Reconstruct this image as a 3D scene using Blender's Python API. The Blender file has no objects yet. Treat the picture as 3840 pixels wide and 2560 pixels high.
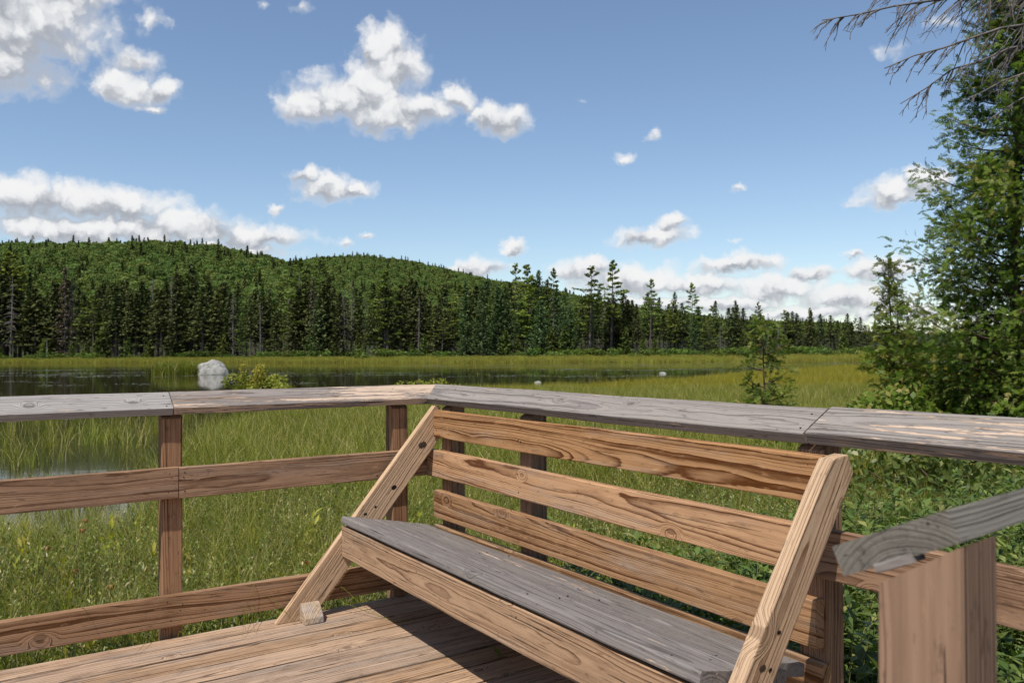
import bpy, bmesh, math, random
import numpy as np
from mathutils import Matrix, Vector

R = math.radians
rng = np.random.default_rng(7)
random.seed(7)
SC = bpy.context.scene
COL = SC.collection

# ------------------------------------------------------------------ camera
CAM_Z = 1.2805
PITCH, ROLL = 0.0127, -0.0061
cam_data = bpy.data.cameras.new('camera')
cam_data.sensor_width = 36.0
cam_data.lens = 29.73
cam_data.clip_start = 0.05
cam_data.clip_end = 20000
cam_data.dof.use_dof = True
cam_data.dof.focus_distance = 3.6
cam_data.dof.aperture_fstop = 7.1
cam = bpy.data.objects.new('camera', cam_data)
COL.objects.link(cam)
cp, sp, cr, sr = math.cos(PITCH), math.sin(PITCH), math.cos(ROLL), math.sin(ROLL)
fw = Vector((0, cp, sp)); up0 = Vector((0, -sp, cp)); rt0 = Vector((1, 0, 0))
rt = rt0 * cr + up0 * sr
up = rt0 * -sr + up0 * cr
M = Matrix.Identity(4)
for i in range(3):
    M[i][0], M[i][1], M[i][2] = rt[i], up[i], -fw[i]
M[2][3] = CAM_Z
cam.matrix_world = M
SC.camera = cam

# ------------------------------------------------------------------ exposure, sun, sky
SC.view_settings.view_transform = 'Standard'
SC.view_settings.look = 'None'
SC.view_settings.gamma = 1.0
SC.view_settings.exposure = 0.0
SC.cycles.max_bounces = 5
SC.cycles.diffuse_bounces = 3
SC.cycles.glossy_bounces = 3
SC.cycles.transmission_bounces = 3
SUN_VEC = Vector((-0.320, -0.5015, 1.0)).normalized()
SUN_EL = math.asin(SUN_VEC.z)
SUN_ROT = math.atan2(SUN_VEC.x, SUN_VEC.y)
sun_data = bpy.data.lights.new('sun', 'SUN')
sun_data.energy = 5.0
sun_data.angle = R(0.53)
sun_data.color = (1.0, 0.955, 0.89)
sun = bpy.data.objects.new('sun', sun_data)
sun.rotation_euler = SUN_VEC.to_track_quat('Z', 'Y').to_euler()
sun.location = (0, 0, 30)
COL.objects.link(sun)

# clouds: (azimuth, elevation, half width, half height) in thousandths of a radian, softness
CLOUDS = [
 # tall cumulus
 (-160, 300, 52, 48, 0), (-205, 288, 62, 34, 0), (-236, 278, 46, 26, 0), (-140, 275, 80, 32, 0), (-130, 330, 40, 34, 0),
 (-150, 346, 42, 30, 0), (-100, 280, 45, 24, 0), (-62, 292, 26, 20, 0), (-30, 273, 32, 22, 0), (-2, 268, 34, 24, 0),
 # grey mass at the upper left
 (-545, 345, 118, 74, -.12), (-580, 290, 96, 36, -.15), (-490, 378, 80, 50, 0), (-600, 330, 90, 50, -.2), (-430, 283, 44, 24, 0), (-395, 282, 28, 18, 0),
 (-405, 262, 24, 9, .25), (-420, 310, 36, 20, .2), (-405, 350, 40, 18, .4),
 # long bank at the left
 (-520, 160, 120, 28, 0), (-440, 158, 90, 27, 0), (-370, 143, 95, 25, 0), (-300, 132, 85, 19, 0), (-460, 132, 180, 22, 0), (-330, 116, 110, 12, .05),
 # small ones
 (-215, 190, 50, 21, 0), (-240, 200, 28, 13, .05), (-183, 186, 32, 13, .05), (-273, 164, 22, 9, .3), (-195, 130, 24, 11, .3), (-166, 141, 28, 9, .35),
 (2, 123, 20, 12, 0), (-36, 101, 48, 16, 0), (-62, 96, 30, 12, 0),
 (165, 133, 56, 17, 0), (188, 148, 22, 14, .02), (134, 222, 27, 12, .40), (165, 245, 20, 12, .42), (85, 287, 26, 10, .75), (262, 185, 19, 12, .42),
 (-240, 378, 34, 19, .50), (-283, 375, 18, 12, .62), (255, 122, 24, 10, .65),
 # bank low on the right
 (262, 101, 66, 14, 0), (88, 98, 56, 17, 0), (140, 82, 84, 24, 0), (218, 78, 76, 18, 0), (305, 70, 74, 20, 0), (342, 88, 34, 12, 0),
 (385, 58, 80, 18, 0), (410, 88, 50, 20, 0), (250, 55, 90, 12, 0), (330, 42, 110, 11, 0), (440, 40, 90, 12, 0), (180, 55, 90, 14, 0),
 (424, 168, 52, 18, 0), (455, 180, 34, 16, 0), (382, 106, 22, 7, .1), (430, 315, 62, 28, .62), (470, 335, 50, 26, .70),
 # the same sort of sky goes on outside the picture
 (-830, 300, 150, 60, 0), (-1300, 200, 260, 50, 0), (-2000, 320, 180, 70, 0), (-2700, 200, 240, 50, 0), (850, 180, 190, 45, 0),
 (1400, 300, 180, 70, 0), (2100, 180, 260, 50, 0), (2800, 320, 160, 60, 0), (-300, 820, 220, 100, 0), (1600, 850, 220, 100, 0), (-2200, 850, 220, 100, 0),
]

world = bpy.data.worlds.new('World')
SC.world = world
world.use_nodes = True
wn, wl = world.node_tree.nodes, world.node_tree.links
wn.clear()


def link(t, a, b):
    t.links.new(a, b)


def nmath(t, op, a, b=None, c=None, clamp=False):
    n = t.nodes.new('ShaderNodeMath'); n.operation = op; n.use_clamp = clamp
    for i, v in enumerate((a, b, c)):
        if v is None:
            continue
        if isinstance(v, (int, float)):
            n.inputs[i].default_value = v
        else:
            t.links.new(v, n.inputs[i])
    return n.outputs[0]


def vmath(t, op, a, b=None, c=None):
    n = t.nodes.new('ShaderNodeVectorMath'); n.operation = op
    for i, v in enumerate((a, b, c)):
        if v is None:
            continue
        if isinstance(v, (tuple, list)):
            n.inputs[i].default_value = v
        else:
            t.links.new(v, n.inputs[i])
    return n.outputs['Value'] if op in ('LENGTH', 'DOT_PRODUCT', 'DISTANCE') else n.outputs[0]


def noise(t, vec, scale, detail=4, rough=.55, dim='3D', lac=2.0, dist=0.0):
    n = t.nodes.new('ShaderNodeTexNoise'); n.noise_dimensions = dim
    n.inputs['Scale'].default_value = scale
    n.inputs['Detail'].default_value = detail
    n.inputs['Roughness'].default_value = rough
    n.inputs['Lacunarity'].default_value = lac
    n.inputs['Distortion'].default_value = dist
    if vec is not None:
        t.links.new(vec, n.inputs['Vector'])
    return n


def ramp(t, fac, stops, interp='LINEAR'):
    n = t.nodes.new('ShaderNodeValToRGB'); n.color_ramp.interpolation = interp
    e = n.color_ramp.elements
    while len(e) < len(stops):
        e.new(0.5)
    for el, (p, c) in zip(e, stops):
        el.position = p
        el.color = (*c, 1) if len(c) == 3 else c
    t.links.new(fac, n.inputs[0])
    return n.outputs[0]


def maprange(t, v, a, b, c=0, d=1, smooth=True):
    n = t.nodes.new('ShaderNodeMapRange')
    n.interpolation_type = 'SMOOTHSTEP' if smooth else 'LINEAR'
    t.links.new(v, n.inputs['Value'])
    for k, x in zip(('From Min', 'From Max', 'To Min', 'To Max'), (a, b, c, d)):
        n.inputs[k].default_value = x
    return n.outputs[0]


def mixc(t, f, a, b, mode='MIX'):
    n = t.nodes.new('ShaderNodeMix'); n.data_type = 'RGBA'; n.blend_type = mode
    if isinstance(f, (int, float)):
        n.inputs['Factor'].default_value = f
    else:
        t.links.new(f, n.inputs['Factor'])
    for k, v in ((6, a), (7, b)):
        if isinstance(v, (tuple, list)):
            n.inputs[k].default_value = (*v, 1) if len(v) == 3 else v
        else:
            t.links.new(v, n.inputs[k])
    return n.outputs[2]


def cloud_group(tilt, k):
    # distance to the nearest billow in units of its size; tilt makes it grow towards the billow's top
    g = bpy.data.node_groups.new('cloud_field', 'ShaderNodeTree')
    g.interface.new_socket('P', in_out='INPUT', socket_type='NodeSocketVector')
    g.interface.new_socket('D', in_out='OUTPUT', socket_type='NodeSocketFloat')
    gi = g.nodes.new('NodeGroupInput'); go = g.nodes.new('NodeGroupOutput')
    P2 = gi.outputs[0]
    acc = None
    for az, el, rx, ry, soft in CLOUDS:
        sx, sy = 1000 / rx, 1000 / ry
        v = vmath(g, 'MULTIPLY_ADD', P2, (sx, sy, 0), (-az / 1000 * sx, -el / 1000 * sy, 0))
        l = vmath(g, 'LENGTH', v)
        if soft:
            l = nmath(g, 'ADD', l, soft)
        if tilt:
            l = nmath(g, 'ADD', l, vmath(g, 'DOT_PRODUCT', v, (0, tilt, 0)))
        acc = l if acc is None else nmath(g, 'SMOOTH_MIN', acc, l, k)
    g.links.new(acc, go.inputs[0])
    return g


wt = world.node_tree
tc = wn.new('ShaderNodeTexCoord')
sep = wn.new('ShaderNodeSeparateXYZ'); wl.new(tc.outputs['Generated'], sep.inputs[0])
az = nmath(wt, 'ARCTAN2', sep.outputs[0], sep.outputs[1])
el = nmath(wt, 'ARCSINE', sep.outputs[2])
cmb = wn.new('ShaderNodeCombineXYZ'); wl.new(az, cmb.inputs[0]); wl.new(el, cmb.inputs[1])
cw = noise(wt, cmb.outputs[0], 26, 6, .62)
cwv = vmath(wt, 'SUBTRACT', cw.outputs['Color'], (.5, .5, .5))
CP = vmath(wt, 'MULTIPLY_ADD', cwv, (.046, .034, 0), cmb.outputs[0])
vo = wn.new('ShaderNodeTexVoronoi'); vo.voronoi_dimensions = '2D'; vo.feature = 'SMOOTH_F1'
vo.inputs['Scale'].default_value = 40; vo.inputs['Detail'].default_value = 2; vo.inputs['Roughness'].default_value = .5; vo.inputs['Smoothness'].default_value = .4
wl.new(CP, vo.inputs['Vector'])
g1 = wn.new('ShaderNodeGroup'); g1.node_tree = cloud_group(0, .12); wl.new(CP, g1.inputs[0])
g2 = wn.new('ShaderNodeGroup'); g2.node_tree = cloud_group(.4, .5); wl.new(vmath(wt, 'ADD', CP, (0, .001, 0)), g2.inputs[0])
F1 = nmath(wt, 'SUBTRACT', nmath(wt, 'MULTIPLY_ADD', vo.outputs['Distance'], -.42, 1.34), g1.outputs[0])
HY = nmath(wt, 'MULTIPLY', nmath(wt, 'SUBTRACT', g2.outputs[0], g1.outputs[0]), 2.5)
HY = nmath(wt, 'ADD', nmath(wt, 'SUBTRACT', .42, vo.outputs['Distance']), HY)
nb = noise(wt, cmb.outputs[0], 52, 5, .62)
nbc = nmath(wt, 'SUBTRACT', nb.outputs[0], .5)
alpha = maprange(wt, nmath(wt, 'MULTIPLY_ADD', nbc, .42, F1), 0.0, 0.66)
sh = nmath(wt, 'MULTIPLY', maprange(wt, HY, .45, -1.0), maprange(wt, F1, .05, .6, .62, 1))
sh = nmath(wt, 'ADD', sh, maprange(wt, F1, .95, 1.6, 0, .45))
sh = nmath(wt, 'MULTIPLY_ADD', nbc, .30, sh, clamp=True)
ccol = ramp(wt, sh, [(0, (.97, .97, .975)), (.40, (.92, .93, .94)), (.70, (.745, .765, .80)), (1, (.44, .465, .515))])
sky = wn.new('ShaderNodeTexSky'); sky.sky_type = 'NISHITA'
sky.sun_disc = False; sky.sun_elevation = SUN_EL; sky.sun_rotation = SUN_ROT
sky.altitude = 400; sky.air_density = 1.0; sky.dust_density = 0.6; sky.ozone_density = 1.6
bg1 = wn.new('ShaderNodeBackground'); wl.new(sky.outputs[0], bg1.inputs[0]); bg1.inputs[1].default_value = 0.138
bg2 = wn.new('ShaderNodeBackground'); wl.new(ccol, bg2.inputs[0]); bg2.inputs[1].default_value = 0.93
mx = wn.new('ShaderNodeMixShader'); wl.new(alpha, mx.inputs[0]); wl.new(bg1.outputs[0], mx.inputs[1]); wl.new(bg2.outputs[0], mx.inputs[2])
wo = wn.new('ShaderNodeOutputWorld'); wl.new(mx.outputs[0], wo.inputs[0])
world.cycles.sampling_method = 'MANUAL'
world.cycles.sample_map_resolution = 256

# ------------------------------------------------------------------ helpers


def tag(o, label=None, cat=None, group=None, kind=None):
    if label: o['label'] = label
    if cat: o['category'] = cat
    if group: o['group'] = group
    if kind: o['kind'] = kind
    return o


def empty(name, loc=(0, 0, 0), rz=0):
    o = bpy.data.objects.new(name, None); o.empty_display_size = .2
    o.location = loc; o.rotation_euler = (0, 0, rz); COL.objects.link(o)
    return o


def obj(name, me, parent=None, mw=None):
    o = bpy.data.objects.new(name, me); COL.objects.link(o)
    if parent is not None:
        o.parent = parent
        if mw is not None:
            pm = Matrix.LocRotScale(parent.location, parent.rotation_euler, parent.scale)
            o.matrix_local = pm.inverted() @ mw
    elif mw is not None:
        o.matrix_world = mw
    return o


def mesh_np(name, V, F, mat, tone=None, smooth=False):
    V = np.ascontiguousarray(V, dtype=np.float32); F = np.ascontiguousarray(F, dtype=np.int32)
    me = bpy.data.meshes.new(name)
    n, k = F.shape
    me.vertices.add(len(V)); me.vertices.foreach_set('co', V.ravel())
    me.loops.add(n * k); me.loops.foreach_set('vertex_index', F.ravel())
    me.polygons.add(n)
    me.polygons.foreach_set('loop_start', np.arange(0, n * k, k, dtype=np.int32))
    me.polygons.foreach_set('loop_total', np.full(n, k, dtype=np.int32))
    if smooth:
        me.polygons.foreach_set('use_smooth', np.ones(n, dtype=bool))
    if tone is not None:
        a = me.attributes.new('tone', 'FLOAT', 'FACE')
        a.data.foreach_set('value', np.ascontiguousarray(tone, dtype=np.float32))
    me.update(calc_edges=True)
    me.materials.append(mat)
    return me


class Soup:
    """collects faces (quads; triangles as degenerate-free separate list) into one mesh"""
    def __init__(s):
        s.V = []; s.F = []; s.T = []; s.n = 0

    def add(s, V, F, tone=0.5):
        V = np.asarray(V, float).reshape(-1, 3); F = np.asarray(F, int)
        s.V.append(V); s.F.append(F + s.n); s.n += len(V)
        s.T.append(np.broadcast_to(np.asarray(tone, float), (len(F),)).copy())

    def mesh(s, name, mat, smooth=False):
        return mesh_np(name, np.concatenate(s.V), np.concatenate(s.F), mat, np.concatenate(s.T), smooth)


def unit(a):
    return a / (np.linalg.norm(a, axis=-1, keepdims=True) + 1e-9)


def rand_dirs(n):
    return unit(rng.normal(size=(n, 3)))


def cards(C, size, ax=None, nrm=None, aspect=.55):
    """diamond shaped leaf faces (one quad each) at C, long axis ax, roughly facing nrm"""
    n = len(C)
    ax = rand_dirs(n) if ax is None else unit(ax)
    nrm = rand_dirs(n) if nrm is None else nrm
    b = unit(np.cross(nrm, ax) + 1e-6 * rand_dirs(n))
    L = np.asarray(size).reshape(-1, 1) * np.ones((n, 1))
    V = np.stack([C - ax * L * .5, C + b * L * aspect * .5, C + ax * L * .5, C - b * L * aspect * .5], 1)
    return V.reshape(-1, 3), np.arange(4 * n).reshape(n, 4)


def tube(P, rad, k=6):
    """tapered tube through points P (quads)"""
    P = np.asarray(P, float); n = len(P)
    rad = np.broadcast_to(np.asarray(rad, float), (n,))
    T = unit(np.gradient(P, axis=0))
    ref = np.array([0, 0, 1.]) if abs(T[0][2]) < .9 else np.array([1., 0, 0])
    A = unit(np.cross(T, ref)); B = np.cross(T, A)
    a = np.arange(k) * 2 * math.pi / k
    V = P[:, None] + rad[:, None, None] * (A[:, None] * np.cos(a)[None, :, None] + B[:, None] * np.sin(a)[None, :, None])
    i = np.arange(n - 1)[:, None]; j = np.arange(k)[None]
    F = np.stack([i * k + j, i * k + (j + 1) % k, (i + 1) * k + (j + 1) % k, (i + 1) * k + j], -1).reshape(-1, 4)
    return V.reshape(-1, 3), F


# ------------------------------------------------------------------ materials
def new_mat(name):
    m = bpy.data.materials.new(name); m.use_nodes = True
    t = m.node_tree; t.nodes.clear()
    out = t.nodes.new('ShaderNodeOutputMaterial')
    return m, t, out


def principled(t, out, rough=.7, spec=.3):
    p = t.nodes.new('ShaderNodeBsdfPrincipled')
    p.inputs['Roughness'].default_value = rough
    p.inputs['Specular IOR Level'].default_value = spec
    t.links.new(p.outputs[0], out.inputs[0])
    return p


def wood(name, light, dark, grey=(.30, .29, .29), greyness=.3, freq=95, contrast=1.0, flake=None, stain=.35, knots=.78, warp=1.0):
    m, t, out = new_mat(name)
    p = principled(t, out, .82, .12)
    tcn = t.nodes.new('ShaderNodeTexCoord'); oi = t.nodes.new('ShaderNodeObjectInfo')
    wn_ = t.nodes.new('ShaderNodeTexWhiteNoise'); wn_.noise_dimensions = '1D'
    t.links.new(oi.outputs['Random'], wn_.inputs['W'])
    rnd = wn_.outputs['Color']
    P = tcn.outputs['Object']
    shift = vmath(t, 'MULTIPLY', rnd, (31, 17, 23))
    Pn = vmath(t, 'ADD', P, shift)
    # knots
    Pk = vmath(t, 'MULTIPLY', Pn, (2.1, 8.0, 0))
    vo = t.nodes.new('ShaderNodeTexVoronoi'); vo.voronoi_dimensions = '2D'; vo.inputs['Scale'].default_value = 1.0
    vo.inputs['Randomness'].default_value = .9
    t.links.new(Pk, vo.inputs['Vector'])
    dv = vmath(t, 'MULTIPLY', vmath(t, 'SUBTRACT', Pk, vo.outputs['Position']), (.48 * .55, .125, 0))
    kd = vmath(t, 'LENGTH', dv)
    ks = t.nodes.new('ShaderNodeSeparateColor'); t.links.new(vo.outputs['Color'], ks.inputs[0])
    has = nmath(t, 'GREATER_THAN', ks.outputs[0], knots)
    kr = nmath(t, 'MULTIPLY_ADD', ks.outputs[1], .5, .6)
    kdn = nmath(t, 'DIVIDE', kd, kr)
    infl = nmath(t, 'MULTIPLY', maprange(t, kdn, 0.004, .045, 1, 0), has)
    core = nmath(t, 'MULTIPLY', maprange(t, kdn, .0075, .0115, 1, 0), has)
    ringk = nmath(t, 'MULTIPLY', maprange(t, kdn, .0115, .016, 1, 0), has)
    # growth rings cut by the board
    big = noise(t, vmath(t, 'MULTIPLY', Pn, (1.3, 5, 5)), 1.0, 2, .5)
    wv = vmath(t, 'SUBTRACT', big.outputs['Color'], (.5, .5, .5))
    Pw = vmath(t, 'MULTIPLY_ADD', wv, (0, .020 * warp, .030 * warp), P)
    sm = noise(t, vmath(t, 'MULTIPLY', Pn, (7, 40, 40)), 1.0, 2, .5)
    wv2 = vmath(t, 'SUBTRACT', sm.outputs['Color'], (.5, .5, .5))
    Pw = vmath(t, 'MULTIPLY_ADD', wv2, (0, .004, .004), Pw)
    s1 = t.nodes.new('ShaderNodeSeparateXYZ'); t.links.new(Pw, s1.inputs[0])
    rs = t.nodes.new('ShaderNodeSeparateColor'); t.links.new(rnd, rs.inputs[0])
    y = nmath(t, 'ADD', s1.outputs[1], nmath(t, 'MULTIPLY_ADD', rs.outputs[0], .20, -.10))
    y = nmath(t, 'ADD', y, nmath(t, 'MULTIPLY', s1.outputs[0], nmath(t, 'MULTIPLY_ADD', rs.outputs[1], .05, -.025)))
    z = nmath(t, 'ADD', s1.outputs[2], nmath(t, 'MULTIPLY_ADD', rs.outputs[2], .08, .035))
    z = nmath(t, 'ADD', z, nmath(t, 'MULTIPLY', s1.outputs[0], nmath(t, 'MULTIPLY_ADD', rs.outputs[0], .05, -.025)))
    r = nmath(t, 'SQRT', nmath(t, 'ADD', nmath(t, 'MULTIPLY', y, y), nmath(t, 'MULTIPLY', z, z)))
    r = nmath(t, 'ADD', r, nmath(t, 'MULTIPLY', infl, .034))
    rf = nmath(t, 'MULTIPLY', r, freq)
    n1 = t.nodes.new('ShaderNodeTexNoise'); n1.noise_dimensions = '1D'; n1.inputs['Scale'].default_value = .33; n1.inputs['Detail'].default_value = 2
    t.links.new(rf, n1.inputs['W'])
    n2 = t.nodes.new('ShaderNodeTexNoise'); n2.noise_dimensions = '1D'; n2.inputs['Scale'].default_value = .8; n2.inputs['Detail'].default_value = 1
    t.links.new(nmath(t, 'ADD', rf, nmath(t, 'MULTIPLY', rs.outputs[0], 50)), n2.inputs['W'])
    ring = nmath(t, 'FRACT', nmath(t, 'MULTIPLY_ADD', n1.outputs[0], 3.2, rf))
    late = ramp(t, ring, [(0, (.20,) * 3), (.10, (0,) * 3), (.55, (.10,) * 3), (.84, (.75,) * 3), (.94, (1,) * 3), (1, (.30,) * 3)])
    patchy = noise(t, vmath(t, 'MULTIPLY', Pn, (.9, 9, 9)), 1.0, 3, .6)
    late = nmath(t, 'MULTIPLY', late, maprange(t, n2.outputs[0], .28, .66, .30, 1.2))
    late = nmath(t, 'MULTIPLY', late, maprange(t, patchy.outputs[0], .30, .60, .45, 1.15))
    fib = noise(t, vmath(t, 'MULTIPLY', Pn, (9, 420, 420)), 1.0, 3, .6)
    fib2 = noise(t, vmath(t, 'MULTIPLY', Pn, (3, 90, 90)), 1.0, 3, .6)
    blot = noise(t, vmath(t, 'MULTIPLY', Pn, (2.2, 7, 7)), 1.0, 4, .6)
    f = nmath(t, 'MULTIPLY', late, contrast)
    f = nmath(t, 'ADD', f, nmath(t, 'MULTIPLY', nmath(t, 'SUBTRACT', fib2.outputs[0], .47), 1.0), clamp=True)
    col = mixc(t, f, light, dark)
    # dark stains, boards of differing tone
    st = maprange(t, blot.outputs[0], .50, .74, 0, stain)
    col = mixc(t, st, col, tuple(c * .5 for c in dark))
    tone = nmath(t, 'MULTIPLY_ADD', rs.outputs[1], .34, .83)
    hv = t.nodes.new('ShaderNodeHueSaturation'); t.links.new(tone, hv.inputs['Value'])
    t.links.new(nmath(t, 'MULTIPLY_ADD', rs.outputs[2], .25, .85), hv.inputs['Saturation']); t.links.new(col, hv.inputs['Color'])
    col = hv.outputs[0]
    # silvering by weather
    gn = noise(t, vmath(t, 'MULTIPLY', Pn, (1.6, 11, 11)), 1.0, 5, .65)
    gm = maprange(t, gn.outputs[0], .62 - .45 * greyness, .95 - .62 * greyness, 0, min(1, .25 + greyness))
    gcol = mixc(t, nmath(t, 'MULTIPLY', f, .85), tuple(c * 1.25 for c in grey), tuple(c * .55 for c in grey))
    col = mixc(t, gm, col, gcol)
    # knots
    col = mixc(t, nmath(t, 'MULTIPLY', ringk, .45), col, tuple(c * .5 for c in dark))
    col = mixc(t, nmath(t, 'MULTIPLY', core, .6), col, tuple((c + l) * .42 for c, l in zip(dark, light)))
    if flake is not None:
        fl = noise(t, vmath(t, 'MULTIPLY', Pn, (4.5, 70, 70)), 1.0, 5, .65)
        fl2 = noise(t, vmath(t, 'MULTIPLY', Pn, (1.0, 3, 3)), 1.0, 2, .5)
        fv = nmath(t, 'MULTIPLY_ADD', fl2.outputs[0], .8, nmath(t, 'SUBTRACT', fl.outputs[0], .40))
        fm = maprange(t, fv, .60 - flake, .66 - flake)
        col = mixc(t, fm, col, mixc(t, fib2.outputs[0], (.66, .52, .40), (.36, .235, .15)))
    # dirt and worn flecks
    dn = noise(t, vmath(t, 'MULTIPLY', Pn, (16, 60, 60)), 1.0, 5, .7)
    col = mixc(t, maprange(t, dn.outputs[0], .56, .70, 0, .55), col, tuple(c * .45 for c in dark))
    col = mixc(t, maprange(t, dn.outputs[0], .44, .30, 0, .35), col, tuple(min(.7, c * 1.35) for c in light))
    # fine cracks along the grain
    ck = noise(t, vmath(t, 'MULTIPLY', Pn, (2.2, 125, 125)), 1.0, 3, .5)
    cm = maprange(t, ck.outputs[0], .665, .70, 0, .85)
    col = mixc(t, cm, col, (.035, .025, .02))
    t.links.new(col, p.inputs['Base Color'])
    h = nmath(t, 'MULTIPLY', fib.outputs[0], .35)
    h = nmath(t, 'ADD', h, nmath(t, 'MULTIPLY', late, .5))
    h = nmath(t, 'SUBTRACT', h, nmath(t, 'MULTIPLY', cm, .9))
    if flake is not None:
        h = nmath(t, 'SUBTRACT', h, nmath(t, 'MULTIPLY', fm, .8))
    h = nmath(t, 'SUBTRACT', h, nmath(t, 'MULTIPLY', ringk, .5))
    bp = t.nodes.new('ShaderNodeBump'); bp.inputs['Strength'].default_value = .8; bp.inputs['Distance'].default_value = .003
    t.links.new(h, bp.inputs['Height']); t.links.new(bp.outputs[0], p.inputs['Normal'])
    return m


W_RAIL = wood('weathered_rail_wood', (.365, .222, .135), (.090, .040, .018), grey=(.22, .185, .155), greyness=.26, freq=150, contrast=1.05)
W_SLAT = wood('orange_slat_wood', (.465, .268, .142), (.110, .042, .016), grey=(.29, .25, .215), greyness=.28, freq=140, contrast=1.1, stain=.20)
W_POST = wood('post_wood', (.300, .170, .096), (.080, .033, .015), greyness=.12, freq=150, contrast=1.1)
W_CAP = wood('silver_cap_wood', (.28, .228, .190), (.060, .042, .031), grey=(.215, .188, .166), greyness=.88, freq=160, contrast=1.25, flake=-.07, knots=.68)
W_CAPL = wood('bright_cap_wood', (.35, .305, .265), (.075, .056, .044), grey=(.285, .260, .238), greyness=.9, freq=170, contrast=1.2, flake=-.085, knots=.8)  # lighter than the other caps: weathered silver, plus sun reflection put into the colour
W_SPLIT = wood('split_cap_wood', (.29, .21, .155), (.080, .044, .028), grey=(.205, .175, .155), greyness=.78, freq=150, contrast=1.2, flake=.125)
W_SEAT = wood('silver_seat_wood', (.245, .20, .172), (.060, .045, .036), grey=(.180, .160, .146), greyness=.92, freq=160, contrast=1.3, flake=-.085, knots=.70)
W_PALE = wood('pale_new_wood', (.500, .340, .208), (.200, .105, .050), greyness=.08, freq=130, contrast=.95, stain=.15)
W_FASC = wood('fascia_wood', (.400, .250, .142), (.135, .066, .031), grey=(.27, .235, .20), greyness=.28, freq=130, contrast=1.05)
W_DECK = wood('deck_plank_wood', (.440, .290, .182), (.105, .054, .028), grey=(.25, .215, .185), greyness=.34, freq=150, contrast=1.2, stain=.5)
W_RIM = wood('dark_rim_wood', (.06, .052, .045), (.025, .022, .019), greyness=.4, grey=(.06, .06, .06))
W_NEAR = wood('near_post_wood', (.290, .172, .102), (.075, .035, .017), grey=(.19, .165, .14), greyness=.28, freq=150, contrast=1.3)
W_NCAP = wood('rough_end_wood', (.20, .175, .145), (.070, .056, .042), grey=(.150, .135, .112), greyness=.80, freq=260, contrast=.30, knots=.97)
W_BLOCK = wood('block_end_wood', (.40, .305, .22), (.16, .098, .056), greyness=.4, freq=200, contrast=.9)


def plain(name, c, rough=.6, metal=0.0):
    m, t, out = new_mat(name); p = principled(t, out, rough, .3)
    n = noise(t, None, 40, 3, .6)
    t.links.new(mixc(t, nmath(t, 'MULTIPLY', n.outputs[0], .6), c, tuple(x * .5 for x in c)), p.inputs['Base Color'])
    p.inputs['Metallic'].default_value = metal
    return m


M_SCREW = plain('screw_metal', (.05, .045, .04), .5, .6)
M_SHIM = plain('shim_wood', (.26, .225, .20), .8)


def foliage(name, a, b, transl=.35, rough=.5, objvar=.25, hue=.02, spec=.25, third=None):
    """a..b blended by the per-face 'tone', shifted per object"""
    m, t, out = new_mat(name)
    at = t.nodes.new('ShaderNodeAttribute'); at.attribute_name = 'tone'
    oi = t.nodes.new('ShaderNodeObjectInfo')
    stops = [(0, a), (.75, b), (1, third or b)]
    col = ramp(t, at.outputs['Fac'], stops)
    hv = t.nodes.new('ShaderNodeHueSaturation')
    t.links.new(col, hv.inputs['Color'])
    t.links.new(nmath(t, 'MULTIPLY_ADD', oi.outputs['Random'], 2 * objvar, 1 - objvar), hv.inputs['Value'])
    wn2 = t.nodes.new('ShaderNodeTexWhiteNoise'); wn2.noise_dimensions = '1D'; t.links.new(oi.outputs['Random'], wn2.inputs['W'])
    t.links.new(nmath(t, 'MULTIPLY_ADD', wn2.outputs['Value'], 2 * hue, .5 - hue), hv.inputs['Hue'])
    c = hv.outputs[0]
    d = t.nodes.new('ShaderNodeBsdfPrincipled'); d.inputs['Roughness'].default_value = rough
    d.inputs['Specular IOR Level'].default_value = spec
    t.links.new(c, d.inputs['Base Color'])
    tr = t.nodes.new('ShaderNodeBsdfTranslucent'); t.links.new(mixc(t, .5, c, (.5, .6, .1), 'MULTIPLY'), tr.inputs[0])
    t.links.new(mixc(t, 1.0, c, (1.5, 1.6, .7), 'MULTIPLY'), tr.inputs[0])
    ms = t.nodes.new('ShaderNodeMixShader'); ms.inputs[0].default_value = transl
    t.links.new(d.outputs[0], ms.inputs[1]); t.links.new(tr.outputs[0], ms.inputs[2])
    t.links.new(ms.outputs[0], out.inputs[0])
    return m


def bark(name, a, b):
    m, t, out = new_mat(name); p = principled(t, out, .9, .1)
    tcn = t.nodes.new('ShaderNodeTexCoord')
    n = noise(t, vmath(t, 'MULTIPLY', tcn.outputs['Object'], (12, 12, 2.5)), 1.0, 5, .65)
    t.links.new(ramp(t, n.outputs[0], [(.3, b), (.65, a)]), p.inputs['Base Color'])
    bp = t.nodes.new('ShaderNodeBump'); bp.inputs['Strength'].default_value = .5; bp.inputs['Distance'].default_value = .02
    t.links.new(n.outputs[0], bp.inputs['Height']); t.links.new(bp.outputs[0], p.inputs['Normal'])
    return m


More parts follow.
